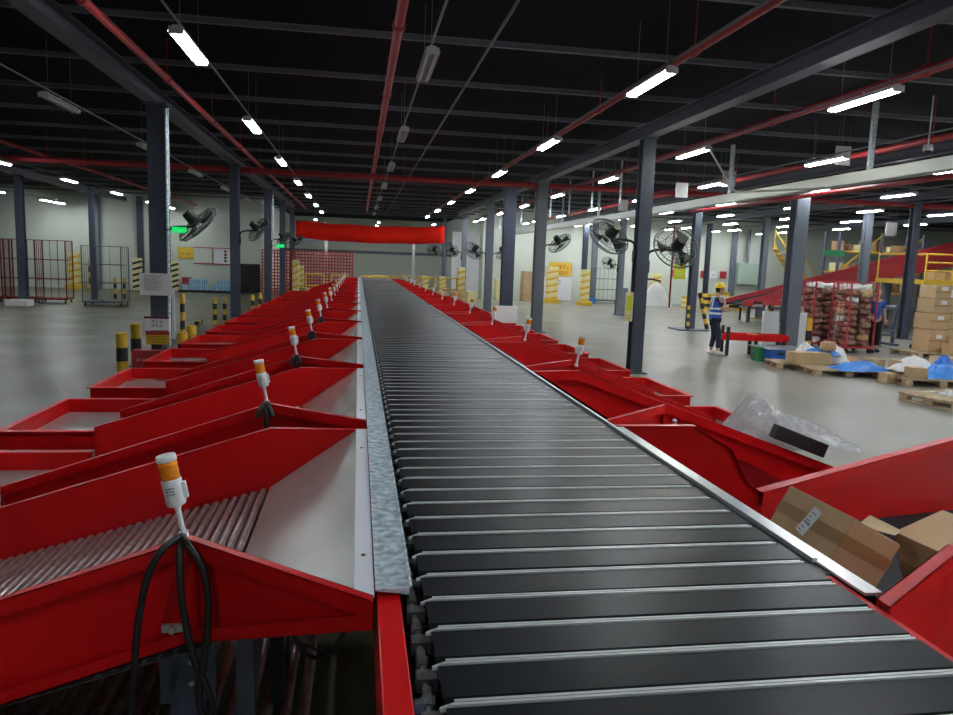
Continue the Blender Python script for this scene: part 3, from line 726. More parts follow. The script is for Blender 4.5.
# ------------------------------------------------------------------ signs on the notice column
def sign(name, x0, x1, z0, z1, y, m, label, cat='sign', marks=None, mk='ink', t=.012, seed=1, band=None, fields=None):
    o = thing(name, label, cat, ((x0+x1)/2, y, z0))
    w2 = (x1-x0)/2; h_ = z1-z0
    MB().box(-w2, w2, 0, t, 0, h_).build('board', m, o)
    rnd = random.Random(seed)
    if marks:
        b = MB()
        for (cx0, cz0, cw, ch, n) in marks:    # rows of dense small characters built from strokes
            for i in range(n):
                ax = cx0+i*cw*1.18
                for s in range(5):
                    if rnd.random() < .5:
                        zz = cz0+ch*rnd.random(); b.box(ax+cw*.05, ax+cw*.9, -.002, 0, zz, zz+ch*.09)
                    else:
                        xx = ax+cw*(.1+.75*rnd.random()); b.box(xx, xx+cw*.1, -.002, 0, cz0+ch*.1*rnd.random(), cz0+ch*(.7+.3*rnd.random()))
        b.build('printed_text', M[mk], o)
    if fields:
        for nm, (a0, a1, c0, c1, mm) in fields.items(): MB().box(a0, a1, -.0015, 0, c0, c1).build(nm, M[mm], o)
    return o
YN = 13.50
sign('notice_sheet', -3.72, -3.19, 1.335, 1.715, YN-.02, M['paper'], 'large white printed notice sheet high on the notice column', 'notice', marks=[(-.19, .33-.035*r, .022, .020, 12-(r % 3)*2) for r in range(8)], seed=4)
sign('notice_sheet', -3.66, -3.25, .725, .965, YN-.02, M['paper'], 'white sign with two dark lines of characters, mid notice column', 'notice', marks=[(-.09, .135, .055, .055, 3), (-.10, .055, .055, .055, 3)], seed=5, fields={'red_header': (-.205, .205, .205, .24, 'reddark')})
sign('warning_sign', -3.64, -3.25, .48, .71, YN-.02, M['yellow'], 'yellow warning sign with a red header below the white sign', 'sign', marks=[(-.16, .03+.045*r, .03, .03, 9) for r in range(3)], seed=6, fields={'red_header': (-.195, .195, .165, .23, 'redpipe')})
t = sign('fire_equipment_cabinet', -3.80, -3.34, .0, .40, 13.22, M['redpipe'], 'low dark red fire cabinet with white characters at the notice column', 'fire cabinet', marks=[(-.16, .2, .07, .07, 4)], mk='offwhite', t=.2, seed=9)
tag(MB().box(-3.31, -3.22, 13.2, 13.28, 0, .50).build('post', M['columnlt']), 'short grey post right of the red fire cabinet', 'post')
# sign on right column
sign('warning_sign', 5.16, 5.32, 1.05, 1.62, 13.74, M['yellowlt'], 'narrow yellow-green warning sign on the nearest right column', 'sign', marks=[(-.05, .04, .03, .03, 3), (-.05, .09, .03, .03, 3)], seed=10, fields={'green_panel': (-.06, .06, .2, .5, 'yelgreen')})

# exit signs (green lit) on left columns
for i, (x_, y_, z_, s) in enumerate(((-3.06, 13.5, 2.47, 1), (-3.0, 29.6, 2.45, 1.3))):
    t = thing('exit_sign', 'small green lit exit sign on the %s left column' % ('nearest' if i == 0 else 'third'), 'exit sign', (x_, y_, z_), 0, 'green exit signs')
    MB().bbox(-.12*s, .12*s, -.012, .012, -.05*s, .05*s, .004).build('panel', M['greensign'], t)
    b = MB(); b.ball((-.05*s, -.013, .028*s), .008*s, .003, .008*s, n=6); b.box(-.058*s, -.042*s, -.015, -.012, -.01*s, .018*s); b.box(-.075*s, -.055*s, -.015, -.012, -.03*s, -.012*s); b.box(-.045*s, -.03*s, -.015, -.012, -.035*s, -.01*s); b.box(0, .07*s, -.015, -.012, -.006*s, .006*s)
    b.build('running_figure', M['white'], t)
    MB().bar((-.12*s, 0, 0), (-.25*s, 0, 0), .015).build('bracket', M['fandark'], t)

# ------------------------------------------------------------------ wall fans
def make_fan():
    t = thing('wall_fan', '', 'fan', (0, 0, 0))
    rad = .36
    arm = MB(); arm.tube(smooth([(0, 0, -.28), (.0, 0, -.08), (.10, 0, 0), (.42, 0, .02)]), .02, n=8); arm.box(-.03, .02, -.05, .05, -.34, -.16)
    arm.build('arm', M['fandark'], t)
    head = bpy.data.objects.new('fan_head', MB().cyl((0, .03, 0), (0, .24, 0), .10, .075, n=16).mesh('fan_head', M['fandark'])); col.objects.link(head); head.parent = t
    head.location = (.45, 0, .06); head.rotation_euler = (R(35), 0, R(180))
    g = MB()
    for yy, r_ in ((-.09, .10), (-.085, .22), (-.05, .33), (0, rad), (.05, .32), (.07, .2)):
        g.tube([(r_*math.cos(2*PI*i/32), yy, r_*math.sin(2*PI*i/32)) for i in range(32)], .006 if r_ != rad else .010, n=5, closed=True)
    for i in range(28):
        a = 2*PI*i/28; c, s_ = math.cos(a), math.sin(a)
        g.tube([(c*.05, -.095, s_*.05), (c*.22, -.085, s_*.22), (c*.33, -.05, s_*.33), (c*rad, 0, s_*rad), (c*.32, .05, s_*.32), (c*.1, .08, s_*.1)], .0032, n=4)
    g.cyl((0, -.1, 0), (0, -.085, 0), .055, n=14)
    g.build('guard', M['fangrey'], head)
    for i in range(3):
        b = MB(); a0 = 2*PI*i/3; vs = []
        for j in range(7):
            r_ = .05+.27*j/6
            for q, da in ((0, -.38), (1, .38)): a = a0+da*(.5+.7*j/6); vs.append((r_*math.cos(a), (-.03 if q else .03), r_*math.sin(a)))
        b.add(vs, [(2*j, 2*j+1, 2*j+3, 2*j+2) for j in range(6)], 0, True)
        o = b.build('blade', M['fandark'], head); md = o.modifiers.new('thickness', 'SOLIDIFY'); md.thickness = .004
    return t
fan = make_fan()
FANS = [(-3.32, 13.75, 2.52, 0, 1.15, 'on the notice column, grey guard turned right', (R(45), 0, R(115))), (-3.36, 22.15, 2.75, 0, 1.15, 'on the second left column', (R(35), 0, R(120))),
        (5.36, 13.95, 2.62, PI, 1.2, 'on the left side of the nearest right column', (R(38), 0, R(20))), (5.64, 13.95, 2.45, 0, 1.3, 'on the right side of the nearest right column', (R(30), 0, R(180))),
        (5.64, 22.3, 2.70, 0, 1.1, 'on the second right column', None), (5.36, 31.2, 2.5, PI, 1.2, 'left side of the third right column', (R(35), 0, R(30))), (5.64, 31.2, 2.5, 0, 1.1, 'right side of the third right column', None), (5.36, 38.9, 2.6, PI, 1.2, 'left side of the farthest right column', (R(35), 0, R(20))),
        (4.64, 41.4, 2.6, PI, 1.1, 'by the right end of the banner', (R(35), 0, R(10))), (-3.36, 29.9, 2.7, 0, 1.1, 'on the third left column', None), (-3.36, 35.6, 2.7, 0, 1.1, 'on the fourth left column', None),
        (11.35, 24.2, 2.4, PI, .9, 'on the column behind the worker', (R(35), 0, R(30))), (11.25, 31.2, 2.2, PI, .9, 'low on the column with the extinguisher', (R(35), 0, R(0)))]
for i, (x_, y_, z_, rz, s, d_, hr) in enumerate(FANS):
    o = fan if i == 0 else dup(fan)
    o.location = (x_, y_, z_); o.rotation_euler = (0, 0, rz); o.scale = (s, s, s); o['label'] = 'black industrial wall fan %s' % d_; o['group'] = 'black wall fans on the columns'
    if hr:
        for c in o.children:
            if c.name.startswith('fan_head'): c.rotation_euler = hr

# ------------------------------------------------------------------ cable tray on the right, with hangers
t = thing('cable_tray', 'long galvanised cable tray hanging under the ceiling on the right', 'cable tray', (8.7, 0, 3.8))
b = MB(); b.box(-.12, .12, -3, 41, -.10, -.094); b.box(-.12, -.114, -3, 41, -.10, .10); b.box(.114, .12, -3, 41, -.10, .10); b.box(-.12, .12, -3, 41, .094, .10)
b.build('trough', mat('tray_steel', (.50, .54, .52), .45, .5), t)
for i in range(9):
    y_ = 2.0+4.9*i; MB().box(-.04, .04, y_-.035, y_+.035, .10, 1.25).build('hanger', M['galv'], t)
b = MB(); b.tube(smooth([(6.32, 13.02, 4.30), (6.59, 13.0, 3.92), (6.82, 13.0, 3.62), (7.08, 13.0, 3.57), (8.6, 12.9, 3.70)]), .018, n=8)
tag(b.build('flexible_conduit', M['offwhite']), 'pale flexible conduit from the warm light to the cable tray', 'conduit')
HS = [(9.69, 14.0, 4.50, .34, 'nearest, right of a lit batten'), (9.33, 18.0, 4.43, .36, 'beyond the pale conduit'), (8.34, 18.6, 4.15, .34, 'just above the cable tray'), (18.0, 23.0, 3.70, .42, 'over the carton stacks'), (8.0, 22.0, 3.98, .3, 'left of the nearest right column'), ]
for i, (x_, y_, z_, s, d_) in enumerate(HS):
    t = thing('hanging_sign', 'square white hanging sign board %s' % d_, 'sign', (x_, y_, z_), 0, 'white boards hung under the ceiling')
    MB().box(-s/2, s/2, -.008, .008, -s*.55, s*.55).build('board', M['offwhite'], t)
    for q in (-1, 1): MB().cyl((q*s*.35, 0, s*.5), (q*s*.35, 0, 5.15-z_), .004, n=6).build('hanging_wire', M['columnlt'], t)
t = thing('ceiling_camera', 'small white dome camera above the cable tray at right', 'camera', (9.45, 11.4, 4.22))
MB().lathe([(0, .1), (.07, .1), (.08, .03), (.07, .0)], 16).build('shell', M['white'], t)
MB().ball((0, 0, 0), .055, n=10).build('dome', M['black'], t); MB().cyl((0, 0, .08), (0, 0, .9), .012, n=8).build('rod', M['white'], t)
for i in range(8):     # vertical drop rods near the second row
    pipe('drop_rod', (7.35+.0*i, 20.5+2.6*i, 3.9), (7.35, 20.5+2.6*i, 5.1), .03, M['galv'], 'short grey drop rod under the ceiling right of the second column, %s' % nth(i), 'rod', 'grey drop rods')

# ------------------------------------------------------------------ banner
b = MB(); n = 30; vs = []
for i in range(n+1):
    x_ = -3.35+8.05*i/n; sag = .12*math.sin(PI*i/n)
    for z_ in (0, 1): vs.append((x_, 41.1+.04*math.sin(i*1.1+z_), 3.05+.93*z_-sag+(.02*math.sin(i*.7))))
b.add(vs, [(2*i, 2*i+2, 2*i+3, 2*i+1) for i in range(n)], 0, True)
o = b.build('banner', M['banner']); md = o.modifiers.new('thickness', 'SOLIDIFY'); md.thickness = .004
tag(o, 'long plain red cloth banner stretched across the hall above the belt end', 'banner')

# ------------------------------------------------------------------ far passage and back stuff
for i, (x_, y_, z_, w_, l_) in enumerate(((-2.2, 52, 3.1, .2, 'left'), (3.8, 52, 3.1, .2, 'right'))):
    t = tag(MB().box(x_-.1, x_+.1, y_-.1, y_+.1, 0, 4.5).build('gantry_post', M['offwhite']), 'pale post of the far gantry, %s' % l_, 'gantry post', 'far gantry posts')
ibm = ibeam(MB(), (-5, 52.1, 3.3), (7, 52.1, 3.3), .3, .3); tag(ibm.build('gantry_beam', M['columnlt']), 'dim grey beam crossing the far passage', 'beam')
ibm = ibeam(MB(), (-5, 52.1, 2.5), (7, 52.1, 2.5), .2, .2); tag(ibm.build('gantry_beam', M['columnlt']), 'lower dim grey beam crossing the far passage', 'beam')
tag(MB().box(5.4, 7.0, 43.0, 43.2, 0, 3.8).build('white_partition', M['white']), 'tall white panel beside the right end of the banner', 'panel')
def grid_panel(name, x0, x1, z0, z1, y, nx, nz, r, m, label, cat, group=None):
    b = MB()
    for i in range(nx+1): b.cyl((x0+(x1-x0)*i/nx, y, z0), (x0+(x1-x0)*i/nx, y, z1), r, n=5)
    for i in range(nz+1): b.cyl((x0, y, z0+(z1-z0)*i/nz), (x1, y, z0+(z1-z0)*i/nz), r, n=5)
    return tag(b.build(name, m), label, cat, group)
grid_panel('mesh_fence', -5.0, -.3, .0, 2.35, 40.3, 30, 14, .034, M['redpipe'], 'red wire mesh fence left of the belt end', 'fence')
grid_panel('grid_gate', -6.4, -5.3, .05, 1.55, 41.6, 8, 9, .022, M['black'], 'black grid gate low on the back wall left', 'gate')
tag(MB().box(-6.4, -5.3, 41.7, 41.75, .05, 1.55).build('gate_backing', M['fangrey']), 'dark backing behind the black grid gate', 'panel')
# yellow guards
def guard(x_, y_, w_, h_, label, blk=True, foot=True):
    t = thing('column_guard', label, 'column guard', (x_, y_, 0), 0, 'yellow column guards')
    b = MB(); b.bbox(-w_/2, w_/2, -w_/2, w_/2, .05, h_, .02)
    b.build('pad', M['yellowlt'], t)
    b = MB()
    for i in range(5):
        z = .15+i*(h_-.2)/5
        b.hull([(-w_/2-.004, -w_/2-.004, z), (w_/2+.004, -w_/2-.004, z+.12), (w_/2+.004, w_/2+.004, z+.12), (-w_/2-.004, w_/2+.004, z)], [(-w_/2-.004, -w_/2-.004, z+.12), (w_/2+.004, -w_/2-.004, z+.24), (w_/2+.004, w_/2+.004, z+.24), (-w_/2-.004, w_/2+.004, z+.12)])
    b.build('chevron_stripes', M['black'] if blk else M['yellow'], t)
    if foot: MB().bbox(-w_/2-.15, w_/2+.15, -w_/2-.15, w_/2+.15, 0, .22, .03).build('foot', M['yellow'], t)
    return t
guard(-14.4, 40.9, .5, 1.9, 'tall yellow guard on the wall column behind red cages', False)
guard(-11.2, 40.3, .38, 1.7, 'yellow and black guard left of the notice column', True, False)
guard(-9.55, 41.0, .34, 1.6, 'yellow and black guard just right of the notice column', True, False)
guard(11.95, 38.0, .42, 1.9, 'yellow striped guard on the far column, centre right', False)
guard(10.55, 39.6, .55, 2.0, 'wide pale guard with black edges by the back wall', False)
guard(17.0, 40.6, .45, 1.8, 'yellow striped guard behind the right fan', False)
guard(-3.0, 36.8, .3, 1.9, 'narrow yellow guard on the fourth left column', False, False)
guard(-2.9, 38.8, .3, 1.6, 'narrow yellow guard left of the belt end', False, False)
guard(3.4, 38.0, .34, 1.3, 'small yellow guard right of the belt end', False, False)
guard(4.3, 38.0, .34, 1.3, 'small yellow guard by the far right chutes', False, False)
guard(5.3, 38.2, .36, 1.8, 'yellow guard on the farthest right column', False, False)
for i in range(6):
    x_ = -2.2+1.25*i+(.7 if i > 1 else 0)
    t = thing('guard_rail', 'yellow guard rail frame beyond the belt end, %s from left' % ORD[i], 'guard rail', (x_, 38.6+.5*(i % 2), 0), 0, 'yellow guard rails beyond the belt')
    for q in (-.45, .45): MB().cyl((q, 0, 0), (q, 0, 1.25), .045, n=8).build('post', M['yellow'], t)
    for z_ in (.6, 1.2): MB().cyl((-.45, 0, z_), (.45, 0, z_), .04, n=8).build('rail', M['yellow'], t)
rnd = random.Random(11)
for i in range(12):
    x_ = -2.6+.75*i; s = .35+.25*rnd.random()
    b = MB().bbox(-s/2, s/2, -s/2, s/2, 0, s*1.2, .02)
    tag(b.build('stacked_box', M[['carton2', 'yellowlt', 'whitebag', 'redpipe', 'carton'][i % 5]], loc=(x_, 36.9+rnd.random()*.4, 0), rot=(0, 0, rnd.random())), 'small %s box standing beyond the belt end, %s from left' % (['kraft', 'pale yellow', 'white', 'red', 'brown'][i % 5], ORD[i]), 'box', 'boxes beyond the belt end')

# water packs on the left
rnd = random.Random(5)
n_ = 0
for i in range(11):
    x_ = -9.0+.33*i if i < 4 else -7.55+.33*(i-4)
    lv = 2 if i not in (0, 4, 7, 10) else 1
    if i > 7: continue
    for l in range(lv):
        b = MB()
        for q in range(3):
            for r_ in range(2): b.cyl((q*.1-.1, r_*.1-.05, 0), (q*.1-.1, r_*.1-.05, .22), .047, n=8); b.cyl((q*.1-.1, r_*.1-.05, .22), (q*.1-.1, r_*.1-.05, .29), .045, .015, n=8)
        tag(b.build('water_pack', M['water'], loc=(x_, 40.9, .12+l*.31)), 'shrink-wrapped blue water bottle pack in the %s heap by the left wall, %s' % ('left' if i < 5 else 'right', 'upper' if l else 'lower'), 'water pack', 'water bottle packs by the left wall')
for x_, w_, d_ in ((-8.4, 1.8, 'left'), (-6.95, 1.6, 'right')): tag(MB().box(x_-w_/2, x_+w_/2-.25, 40.6, 41.2, 0, .11).build('black_plinth', M['black']), 'low black plinth under the %s water packs' % d_, 'plinth')
# notice boards on the left wall
t = thing('wall_notice_board', 'white wall notice board with red edges behind the water packs', 'notice board', (-7.75, 41.78, 1.5))
MB().box(-1.0, -.05, -.03, 0, 0, .85).build('board', M['wall'], t); MB().box(0, 1.35, -.03, 0, 0, .85).build('board', M['paper'], t)
for z_ in (-.02, .83): MB().box(-1.0, 1.35, -.045, -.03, z_, z_+.05).build('red_edge', M['redpipe'], t)
MB().box(-.02, .02, -.045, -.03, 0, .85).build('red_edge', M['redpipe'], t)
b = MB()
for i in range(4): b.box(.58, .72, -.034, -.03, .12+.17*i, .24+.17*i)
b.build('printed_text', M['ink'], t)
# ------------------------------------------------------------------ cage trolleys
def cage(w_, d_, h_, mf, label, shelf=0, nbar=6, solid=False, group=None, loc=(0, 0, 0), rz=0, mr=None):
    t = thing('cage_trolley', label, 'cage trolley', loc, rz, group)
    z0 = .18; r = .018
    for a in (0, w_):
        for c in (0, d_): MB().box(a-r, a+r, c-r, c+r, z0, h_).build('corner_post', M[mf], t)
    b = MB()
    for y_ in (0, d_):
        if y_ == 0 and solid: continue
        for i in range(1, nbar): b.cyl((w_*i/nbar, y_, z0), (w_*i/nbar, y_, h_), .008, n=5)
        for i in range(4): b.cyl((0, y_, z0+(h_-z0)*i/3), (w_, y_, z0+(h_-z0)*i/3), .011, n=5)
    for x_ in (0, w_):
        for i in range(1, 4): b.cyl((x_, d_*i/4, z0), (x_, d_*i/4, h_), .008, n=5)
        for i in range(4): b.cyl((x_, 0, z0+(h_-z0)*i/3), (x_, d_, z0+(h_-z0)*i/3), .011, n=5)
    b.build('side_grids', M[mr or mf], t)
    MB().box(-.02, w_+.02, -.02, d_+.02, z0-.05, z0).build('base_plate', M[mf], t)
    for a in (.06, w_-.06):
        for c in (.06, d_-.06):
            wb = MB(); wb.cyl((a-.02, c, .065), (a+.02, c, .065), .065, n=12); wb.box(a-.03, a+.03, c-.02, c+.02, .065, z0-.05); wb.build('caster', M['black'], t)
    return t
CGL = 'empty dark red cage trolleys on the left'
for i in range(5):
    cage(1.05, .8, 2.35, 'reddark', 'empty dark red cage trolley on the left, %s from the picture edge' % ORD[i], group=CGL, loc=(-16.4+1.12*i, 29.9+.15*(i % 2), 0), rz=R(3), nbar=4)
cage(1.35, .9, 2.2, 'leg', 'tall blue framed trolley beside the left aisle', loc=(-9.95, 28.9, 0), nbar=2, mr='fangrey')
cage(1.55, .8, 2.0, 'fangrey', 'empty grey cage trolley against the right back wall', loc=(13.3, 40.4, 0), nbar=3)
sign('warning_sign', -9.55, -8.75, 1.75, 2.35, 41.75, M['yellow'], 'yellow warning sign on the left back wall', seed=20, marks=[(-.3, .2, .1, .1, 5)])
sign('fire_equipment_cabinet', -9.3, -8.85, .2, .75, 41.5, M['redpipe'], 'small red fire box at the left back wall', 'fire cabinet', t=.2, seed=21, marks=[(-.12, .2, .1, .1, 2)], mk='yellow')
sign('warning_sign', 10.9, 12.25, 1.45, 2.25, 41.7, M['yellow'], 'yellow sign with red characters on the right back wall', seed=22, marks=[(-.5, .42, .18, .2, 5), (-.5, .1, .18, .2, 5)], mk='redpipe')
sign('wall_poster', 10.4, 12.3, .05, 1.40, 41.72, M['paper'], 'white poster area with small print below the yellow wall sign', 'poster', seed=23, marks=[(-.4, 1.1, .1, .1, 6), (-.4, .9, .1, .1, 6)])
sign('warning_sign', 16.9, 17.6, 1.55, 2.4, 38.0, M['yelgreen'], 'yellow-green sign hung far right beside a thin red post', seed=24, marks=[(-.2, .5, .12, .12, 3)], mk='redpipe')
tag(MB().cyl((16.8, 38.05, 0), (16.8, 38.05, 4.4), .05, n=8).build('thin_red_post', M['reddark']), 'thin dark red post holding the yellow-green sign', 'post')
for i in range(6): sign('wall_placard', 18.4+.62*i, 18.82+.62*i, 1.62, 2.05, 41.7, M[['redpipe', 'paper', 'yellow', 'redpipe', 'paper', 'redpipe'][i]], 'small placard in the row on the right back wall, %s from left' % ORD[i], 'placard', seed=30+i, marks=[(-.1, .15, .08, .1, 2)], mk='ink')
sign('hanging_notice', 17.75, 18.3, 2.75, 3.5, 37.9, M['paper'], 'white notice with a red mark on the far steel column', 'notice', seed=40, marks=[(-.15, .3, .15, .2, 2)], mk='redpipe')
t = thing('electrical_cabinet', 'pale green electrical cabinet on the right back wall', 'electrical cabinet', (23.3, 41.7, 1.3))
MB().bbox(-.75, .75, -.35, 0, 0, 1.3, .02).build('body', M['greybox'], t); MB().box(-.7, .7, -.37, -.35, .05, 1.25).build('door', M['greybox'], t)
pipe('conduit', (23.1, 41.5, 2.6), (23.1, 41.5, 4.6), .09, M['columnlt'], 'grey trunking rising from the electrical cabinet', 'conduit')
# pallets of wrapped cartons by the back wall, centre right
for i, (x_, y_, m_, l_) in enumerate(((9.5, 40.4, 'carton2', 'stack of kraft cartons at the back wall left of the wide guard'), (7.9, 40.6, 'yellowlt', 'pale yellow stack at the back wall beyond the columns'), (13.0, 39.9, 'blueplastic', 'small blue box on the floor at the back wall'))):
    s = (.9, .9, 1.7) if i == 0 else ((.7, .7, 1.2) if i == 1 else (.35, .3, .35))
    b = MB()
    for z in range(3): b.bbox(-s[0]/2, s[0]/2, -s[1]/2, s[1]/2, z*s[2]/3, (z+1)*s[2]/3-.01, .01)
    tag(b.build('carton_stack', M[m_], loc=(x_, y_, 0)), l_, 'carton stack')

# white board at column R2b
b = MB().bbox(3.74, 4.36, 20.0, 20.05, .0, .92, .004)
tag(b.build('white_board', M['white']), 'plain white board standing beside the belt in front of a column', 'board')
# grey box + extinguisher at Q3
tag(MB().bbox(11.2, 11.62, 30.7, 30.95, 0, 1.2, .01).build('grey_box', M['columnlt']), 'grey metal box at the foot of the column near the right fan', 'box')
t = thing('fire_extinguisher', 'red fire extinguisher beside the grey box', 'fire extinguisher', (11.75, 30.8, 0))
MB().lathe([(0, 0), (.085, 0), (.09, .03), (.09, .45), (.05, .55), (.025, .57), (.025, .62), (0, .62)], 16).build('cylinder_body', M['red'], t)
MB().box(-.02, .08, -.015, .015, .62, .65).build('handle', M['black'], t); MB().tube(smooth([(.02, 0, .6), (.12, 0, .5), (.11, 0, .2)]), .012, n=6).build('hose', M['rubber'], t)
guard(11.5, 23.75, .02, .02, 'x') if False else None
# Q2 column foot: plate and leaning striped posts
tag(MB().bbox(10.9, 12.0, 23.7, 24.7, 0, .05, .01).build('steel_footplate', M['columnlt']), 'flat grey plate around the foot of the column behind the worker', 'plate')
for i, (a, b_) in enumerate((((12.1, 24.1, .05), (11.75, 24.15, 1.3)), ((11.15, 23.6, .05), (11.2, 23.75, 1.0)))):
    m_ = MB(); a = Vector(a); b_ = Vector(b_)
    for k in range(7): m_.cyl(a.lerp(b_, k/7), a.lerp(b_, (k+1)/7), .07 if i == 0 else .05, n=10, mi=k % 2)
    tag(m_.build('striped_post', [M['black'], M['yellow']]), 'black and yellow striped post %s the column behind the worker' % ('leaning right of' if i == 0 else 'standing left of'), 'post')
# white sack on trolley, black handle, near right wall
t = crumple(16.2, 38.6, 0, 1.7, 1.1, 1.25, 0, 4.2, M['whitebag'], 'white_sack', 'big white sack slumped on the floor before the right back wall', 'sack', 20, 14, .08)
b = MB(); b.tube(smooth([(15.2, 38.2, .1), (15.2, 38.2, 1.2), (15.6, 38.2, 1.5), (16.3, 38.2, 1.4)]), .05, n=8)
tag(b.build('trolley_handle', M['black']), 'black curved trolley handle behind the white sack', 'handle')
# yellow-black heap behind worker
rnd = random.Random(8)
for i in range(7):
    x_ = 17.6+.75*i; h_ = .55+rnd.random()*.45
    b = MB()
    for k in range(5): b.bbox(-.3, .3, -.25, .25, h_*k/5, h_*(k+1)/5-.005, .01, mi=k % 2)
    tag(b.build('striped_barrier_block', [M['yellow'], M['black'] if i % 2 else M['yellowlt']], loc=(x_, 36.4+rnd.random(), 0), rot=(0, 0, rnd.random()*.5)), 'yellow and black barrier block behind the worker, %s from left' % ORD[i], 'barrier block', 'barrier blocks before the right wall')
# low frame tables with clutter at S3
for i, (x_, l_) in enumerate(((17.0, 'left'), (18.9, 'right'))):
    t = thing('work_frame', 'low dark frame table with clutter, %s of the pair by the yellow stair' % l_, 'work table', (x_, 29.1, 0), 0, 'low frame tables')
    MB().box(-.8, .8, -.4, .4, .55, .62).build('tabletop', M['columnlt'], t)
    for a in (-.75, .75):
        for c in (-.35, .35): MB().box(a-.035, a+.035, c-.035, c+.035, 0, .55).build('leg', M['black'], t)
    MB().bar((-.75, -.35, .15), (.75, -.35, .15), .05).build('stretcher', M['yellow'], t)
    for q in range(4):
        s = .22+.14*rnd.random()
        tag(MB().bbox(-s/2, s/2, -s/2, s/2, 0, s, .015).build('table_parcel', M[['carton2', 'whitebag', 'black', 'yellowlt'][q]], loc=(x_-.6+.4*q, 29.1, .62), rot=(0, 0, rnd.random())), 'small %s parcel on the %s low frame table' % (['kraft', 'white', 'black', 'pale'][q], l_), 'parcel', 'parcels on the low tables')

# ------------------------------------------------------------------ red inclined conveyor, mezzanine, stair
t = thing('inclined_conveyor', 'large red inclined conveyor rising to the right behind the cages', 'conveyor', (15, 27, 0))
def zi(x_): return .95+(x_-15)*.265
b = MB(); xs = (15.0, 25.5)
b.hull([(xs[0]-15, 0, zi(xs[0])-.25), (xs[1]-15, 0, zi(xs[1])-.85), (xs[1]-15, .05, zi(xs[1])-.85), (xs[0]-15, .05, zi(xs[0])-.25)], [(xs[0]-15, 0, zi(xs[0])), (xs[1]-15, 0, zi(xs[1])), (xs[1]-15, .05, zi(xs[1])), (xs[0]-15, .05, zi(xs[0]))])
b.build('side_panel', M['redpipe'], t)
b = MB(); b.hull([(0, 1.4, zi(15)-.25), (10.5, 1.4, zi(25.5)-.85), (10.5, 1.45, zi(25.5)-.85), (0, 1.45, zi(15)-.25)], [(0, 1.4, zi(15)), (10.5, 1.4, zi(25.5)), (10.5, 1.45, zi(25.5)), (0, 1.45, zi(15))]); b.build('side_panel', M['redpipe'], t)
b = MB(); b.hull([(0, .05, zi(15)-.2), (10.5, .05, zi(25.5)-.5), (10.5, 1.4, zi(25.5)-.5), (0, 1.4, zi(15)-.2)], [(0, .05, zi(15)-.15), (10.5, .05, zi(25.5)-.45), (10.5, 1.4, zi(25.5)-.45), (0, 1.4, zi(15)-.15)]); b.build('belt', M['bed'], t)
for x_ in (1.0, 3.6, 6.4, 9.4):
    for y_ in (.1, 1.35): MB().box(x_-.06, x_+.06, y_-.06, y_+.06, 0, zi(15+x_)-.5).build('leg', M['columnlt'], t)
t = thing('feeder_conveyor', 'low red feeder conveyor rail crossing in front of the incline', 'conveyor', (15.2, 25.9, 0))
MB().box(0, 4.9, 0, .06, .85, 1.02).build('side_rail', M['redpipe'], t); MB().box(0, 4.9, .7, .76, .85, 1.02).build('side_rail', M['redpipe'], t); MB().box(0, 4.9, .06, .7, .90, .96).build('belt', M['bed'], t)
for x_ in (.2, 1.7, 3.2, 4.7): MB().box(x_-.04, x_+.04, .02, .10, 0, .85).build('leg', M['offwhite'], t)
# mezzanine
t = thing('mezzanine_platform', 'raised platform with yellow guard railing at the far right', 'platform', (20.35, 24.0, 0))
MB().box(0, 7.5, 0, 2.6, 1.85, 2.02).build('deck', M['yellow'], t)
b = MB()
for x_ in (0, 1.15, 2.3, 3.45, 4.6, 6, 7.4): b.cyl((x_, 0, 2.0), (x_, 0, 2.95), .035, n=8)
for z_ in (2.35, 2.65, 2.95): b.cyl((0, 0, z_), (7.4, 0, z_), .032, n=8)
b.cyl((0, 0, 2.0), (0, 2.5, 2.0), .03, n=8); b.cyl((0, 0, 2.95), (0, 2.5, 2.95), .032, n=8); b.cyl((0, 2.5, 2.0), (0, 2.5, 2.95), .032, n=8)
b.build('railing', M['yellow'], t)
for x_ in (.3, 3.3, 6.9):
    for y_ in (.2, 2.4): MB().box(x_-.08, x_+.08, y_-.08, y_+.08, 0, 1.85).build('leg', M['columnlt'], t)
for i in range(5):
    tag(MB().bbox(-.25, .25, -.2, .2, 0, .3, .01).build('carton', M['carton'], loc=(22.0+.62*i, 25.4, 2.02), rot=(0, 0, .2*i)), 'brown carton on the yellow-railed platform, %s from left' % ORD[i], 'carton', 'cartons on the platform')
# yellow stair
t = thing('yellow_stair', 'yellow steel stair with handrails left of the thick column', 'stair', (20.2, 32.5, 0))
for y_ in (0, 1.0):
    MB().bar((2.3, y_, .1), (-.2, y_, 3.3), .06, .24).build('stringer', M['yellow'], t)
    MB().bar((2.3, y_, 1.0), (-.2, y_, 4.1), .045).build('handrail', M['yellow'], t)
    for q in range(4): p = Vector((2.3, y_, .1)).lerp(Vector((-.2, y_, 3.3)), q/3); MB().cyl(p, p+Vector((0, 0, .85)), .025, n=6).build('baluster', M['yellow'], t)
b = MB()
for q in range(14): p = Vector((2.3, 0, .1)).lerp(Vector((-.2, 0, 3.3)), (q+.5)/14); b.box(p.x-.14, p.x+.14, 0, 1.0, p.z-.015, p.z+.015)
b.build('treads', M['columnlt'], t)
